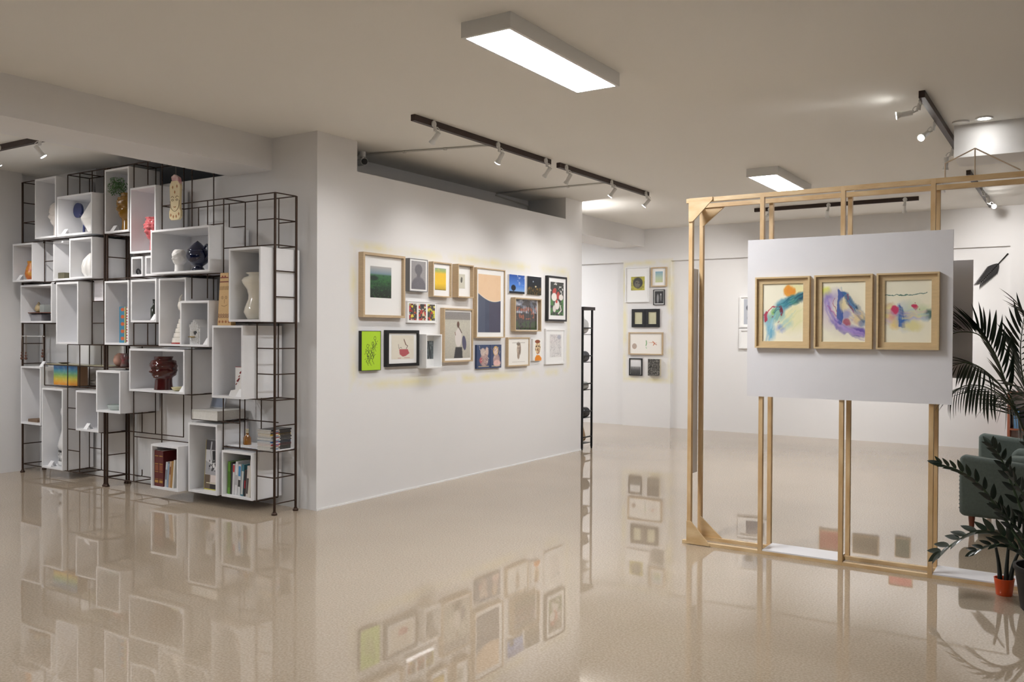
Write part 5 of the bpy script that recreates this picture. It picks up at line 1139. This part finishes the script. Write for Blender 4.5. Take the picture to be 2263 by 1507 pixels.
def palm():
    c = Vector((.02, 6.50, 0))
    t = thing('palm_plant', 'feathery palm plant with long narrow arching leaflets', 'plant', c)
    MB().lathe([(.14, 0), (.15, .01), (.18, .3), (.17, .3), (.16, .26), (0, .26)], (0, 0, 0), 30).build('pot', mat('grey clay pot', '77726C', .7, var=.1), t, local=True, smooth='auto')
    LG = mat('dark green palm leaflet', '1E3020', .4, var=.3, scale=4); SG = mat('palm stalk', '3A4A30', .5)
    me = leaf_mesh('leaflet', LG, .05, .3, .14, 6)
    w = lambda x, y, z: Vector((x, y, z))-c
    base = [(.0, 6.48, .26), (-.16, 6.40, .60), (-.27, 6.33, .87)]
    rows = [(base+[(-.365, 6.27, 1.14), (-.44, 6.20, 1.38), (-.52, 6.12, 1.50), (-.62, 6.07, 1.52), (-.70, 6.04, 1.49)], .25, 30, .75),
            (base+[(-.36, 6.26, 1.07), (-.47, 6.16, 1.17), (-.58, 6.08, 1.19), (-.67, 6.04, 1.14)], .21, 26, -.25),
            (base+[(-.38, 6.26, 1.13), (-.48, 6.16, 1.27), (-.58, 6.08, 1.33), (-.68, 6.03, 1.30)], .21, 26, .1),
            ([(.0, 6.5, .26), (-.15, 6.42, .7), (-.27, 6.36, 1.10), (-.31, 6.33, 1.38), (-.29, 6.30, 1.62)], .25, 16, .3),
            ([(.03, 6.5, .26), (.0, 6.45, .8), (-.10, 6.4, 1.2), (-.18, 6.36, 1.48), (-.30, 6.3, 1.66)], .24, 16, .3),
            ([(.03, 6.5, .26), (.08, 6.5, .8), (.15, 6.45, 1.25), (.25, 6.4, 1.55)], .26, 12, .3),
            ([(.02, 6.5, .26), (-.08, 6.5, .75), (-.20, 6.55, 1.02), (-.36, 6.62, 1.12), (-.5, 6.68, 1.06)], .2, 14, .1)]
    r = random.Random(9)
    for fi, (path, L, nl, upb) in enumerate(rows):
        pts = smooth_pts([w(*q) for q in path], 7); n = len(pts)
        st = MB().tube(pts, [.008-.006*i/(n-1) for i in range(n)], 7).build('frond', SG, t, local=True, smooth=True)
        fr = frames(pts); i0 = int(n*.42)
        for k in range(nl):
            q, d = fr[min(n-1, int(i0+(n-1-i0)*k/(nl-1)))]
            side = d.cross(Vector((0, 0, 1)));  side = side.normalized() if side.length > .05 else Vector((0, 1, 0))
            up = side.cross(d).normalized()
            for s in (-1, 1):
                dr = (d*.55+side*s*.55+Vector((0, 0, upb if s > 0 else upb-.55))+up*r.uniform(-.1, .1))
                if fi < 3: dr.y *= .22
                dr.normalize()
                put_leaf('leaflet', me, st, q, dr, up if abs(dr.dot(up)) < .9 else side, L*(1.05-.45*abs(k/nl-.35))*r.uniform(.85, 1.1))
palm()
def spider_plant():
    c = Vector((-3.80, 1.50, 0))
    t = thing('potted_plant', 'small grassy plant in a clay pot on the open floor before the shelf', 'plant', c)
    MB().lathe([(.05, 0), (.065, .08), (.06, .08), (0, .07)], (0, 0, 0), 20).build('pot', mat('terracotta', '9A5A3C', .8), t, local=True, smooth='auto')
    LG = mat('grass green leaf', '3E5A34', .45)
    me = leaf_mesh('leaf', LG, .03, .3, .1)
    for e, u in (((-3.548, 1.800, .15), .0), ((-3.9, 1.35, .2), 0), ((-3.7, 1.3, .2), 0), ((-3.98, 1.6, .18), 0), ((-3.8, 1.35, .25), 0)):
        dv = Vector(e)-c-Vector((0, 0, .08)); put_leaf('leaf', me, t, Vector((0, 0, .08)), dv, Vector((0, 0, 1)), dv.length)
spider_plant()
# dark feather-like leaf on the back wall
def wall_leaf():
    a, b_ = Vector((-.793, 13.03, 2.558)), Vector((-1.105, 13.03, 2.187))
    t = thing('wall_feather', 'large dark feather shaped leaf fixed to the back wall', 'wall decoration', ((a.x+b_.x)/2, 13.03, 2.2))
    DK = mat('dark brown black leaf', '131011', .6)
    loc = t.location
    MB().tube([a-loc, (a*.7+b_*.3)-loc, b_-loc], [.008, .007, .003], 8).build('stem', DK, t, local=True, smooth=True)
    me = leaf_mesh('blade', DK, .075, .1, .05)
    d = (b_-a).normalized(); s0 = d.cross(Vector((0, 1, 0))).normalized()
    for k in range(13):
        q = a*(.68-.66*k/12)+b_*(.32+.66*k/12)-loc
        for s in (-1, 1): put_leaf('blade', me, t, q, d*1.0+s0*s*.62, Vector((0, -1, 0)), .155*(1-.4*k/12))
    MB().cyl(a-loc, a-loc+Vector((0, .02, 0)), .01, n=8).build('pin', DK, t, local=True)
wall_leaf()

# ------------------------------------------------------------------ bag rack past the end of the picture wall
def rack():
    x0, x1, y0, y1 = -6.1, -5.345, 9.892, 10.15
    IR = mat('black iron', '1E1E20', .4, .5)
    t = thing('metal_rack', 'black metal rack standing past the end of the picture wall', 'rack', ((x0+x1)/2, (y0+y1)/2, 0))
    for x in (x0, x1):
        for y in (y0, y1): MB().box(x-.011, x+.011, y-.011, y+.011, .02, 1.82).cyl((x, y, 0), (x, y, .02), .012, n=10).build('post', IR, t)
    MB().box(x0-.03, x1+.03, y0-.025, y1+.03, 1.80, 1.84).build('top', mat('dark rack top', '2E2628', .5), t)
    for z in (1.48, 1.12, .76, .40, .07):
        MB().box(x0+.015, x1-.015, y0-.01, y1+.01, z, z+.008).build('shelf', IR, t)
        MB().box(x1-.01, x1+.01, y0+.015, y1-.015, z+.08, z+.095).build('rail', IR, t)
rack()
def bag(label, x, y, z, w, d, hh, m, strap=True, tilt=0.0):
    t = thing('handbag', label, 'bag', (x, y, z), 'bags on the black rack', (0, tilt, 0))
    MB().rbox(-w/2, w/2, -d/2, d/2, 0, hh, min(d, hh)*.45).build('body', m, t, local=True, smooth=True)
    if strap: MB().tube(smooth_pts([(-w*.3, 0, hh*.9), (-w*.25, 0, hh*1.35), (w*.1, 0, hh*1.45), (w*.3, 0, hh*.9)], 5), .007, 8).build('strap', m, t, local=True, smooth=True)
bag('crumpled white bag on the top rack shelf', -5.47, 10.04, 1.489, .24, .18, .2, mat('white cloth bag', 'D6D6D6', .8, bump=.6, bscale=30))
bag('dark grey round bag on the second rack shelf', -5.47, 10.04, 1.129, .24, .2, .14, mat('dark grey leather', '55555A', .5), False)
bag('pale grey flat bag on the middle rack shelf', -5.47, 10.04, .769, .22, .18, .1, mat('pale grey leather', 'A9A9A6', .5))
bag('black bag on the fourth rack shelf', -5.46, 10.04, .409, .24, .2, .13, mat('black leather', '1E1F24', .35), False)
bag('beige leather tote leaning on the bottom rack shelf', -5.47, 10.05, .08, .2, .1, .21, mat('beige leather', 'A88C6C', .55, var=.15), True, -.25)

# ------------------------------------------------------------------ small bookcase by the back wall
def bookcase():
    t = thing('bookcase', 'small orange brown wooden bookcase behind the sofa', 'bookcase', (-.4, 12.85, 0))
    OW = mat('orange brown wood', 'B0674A', .5, var=.15, scale=12)
    MB().box(-.76, -.73, 12.72, 12.985, 0, .78).build('side_panel', OW, t); MB().box(-.07, -.04, 12.72, 12.985, 0, .78).build('side_panel', OW, t)
    for z in (.05, .30, .76): MB().box(-.73, -.07, 12.72, 12.985, z, z+.02).build('shelf', OW, t)
bookcase()
for x, w, hh, c, lab in ((-.69, .06, .26, '6A9AC8', 'pale blue book in the orange brown bookcase'), (-.62, .05, .25, '23232A', 'black book in the orange brown bookcase'), (-.56, .05, .24, '6A3A34', 'brown red book in the orange brown bookcase'), (-.50, .05, .22, '4A5A8A', 'indigo book in the orange brown bookcase'), (-.44, .06, .25, '8A8A8A', 'grey book in the orange brown bookcase')):
    book(x, 12.76, .3215, w, .18, hh, c, lab, group='books in the bookcase')
print('objects', len(bpy.data.objects))
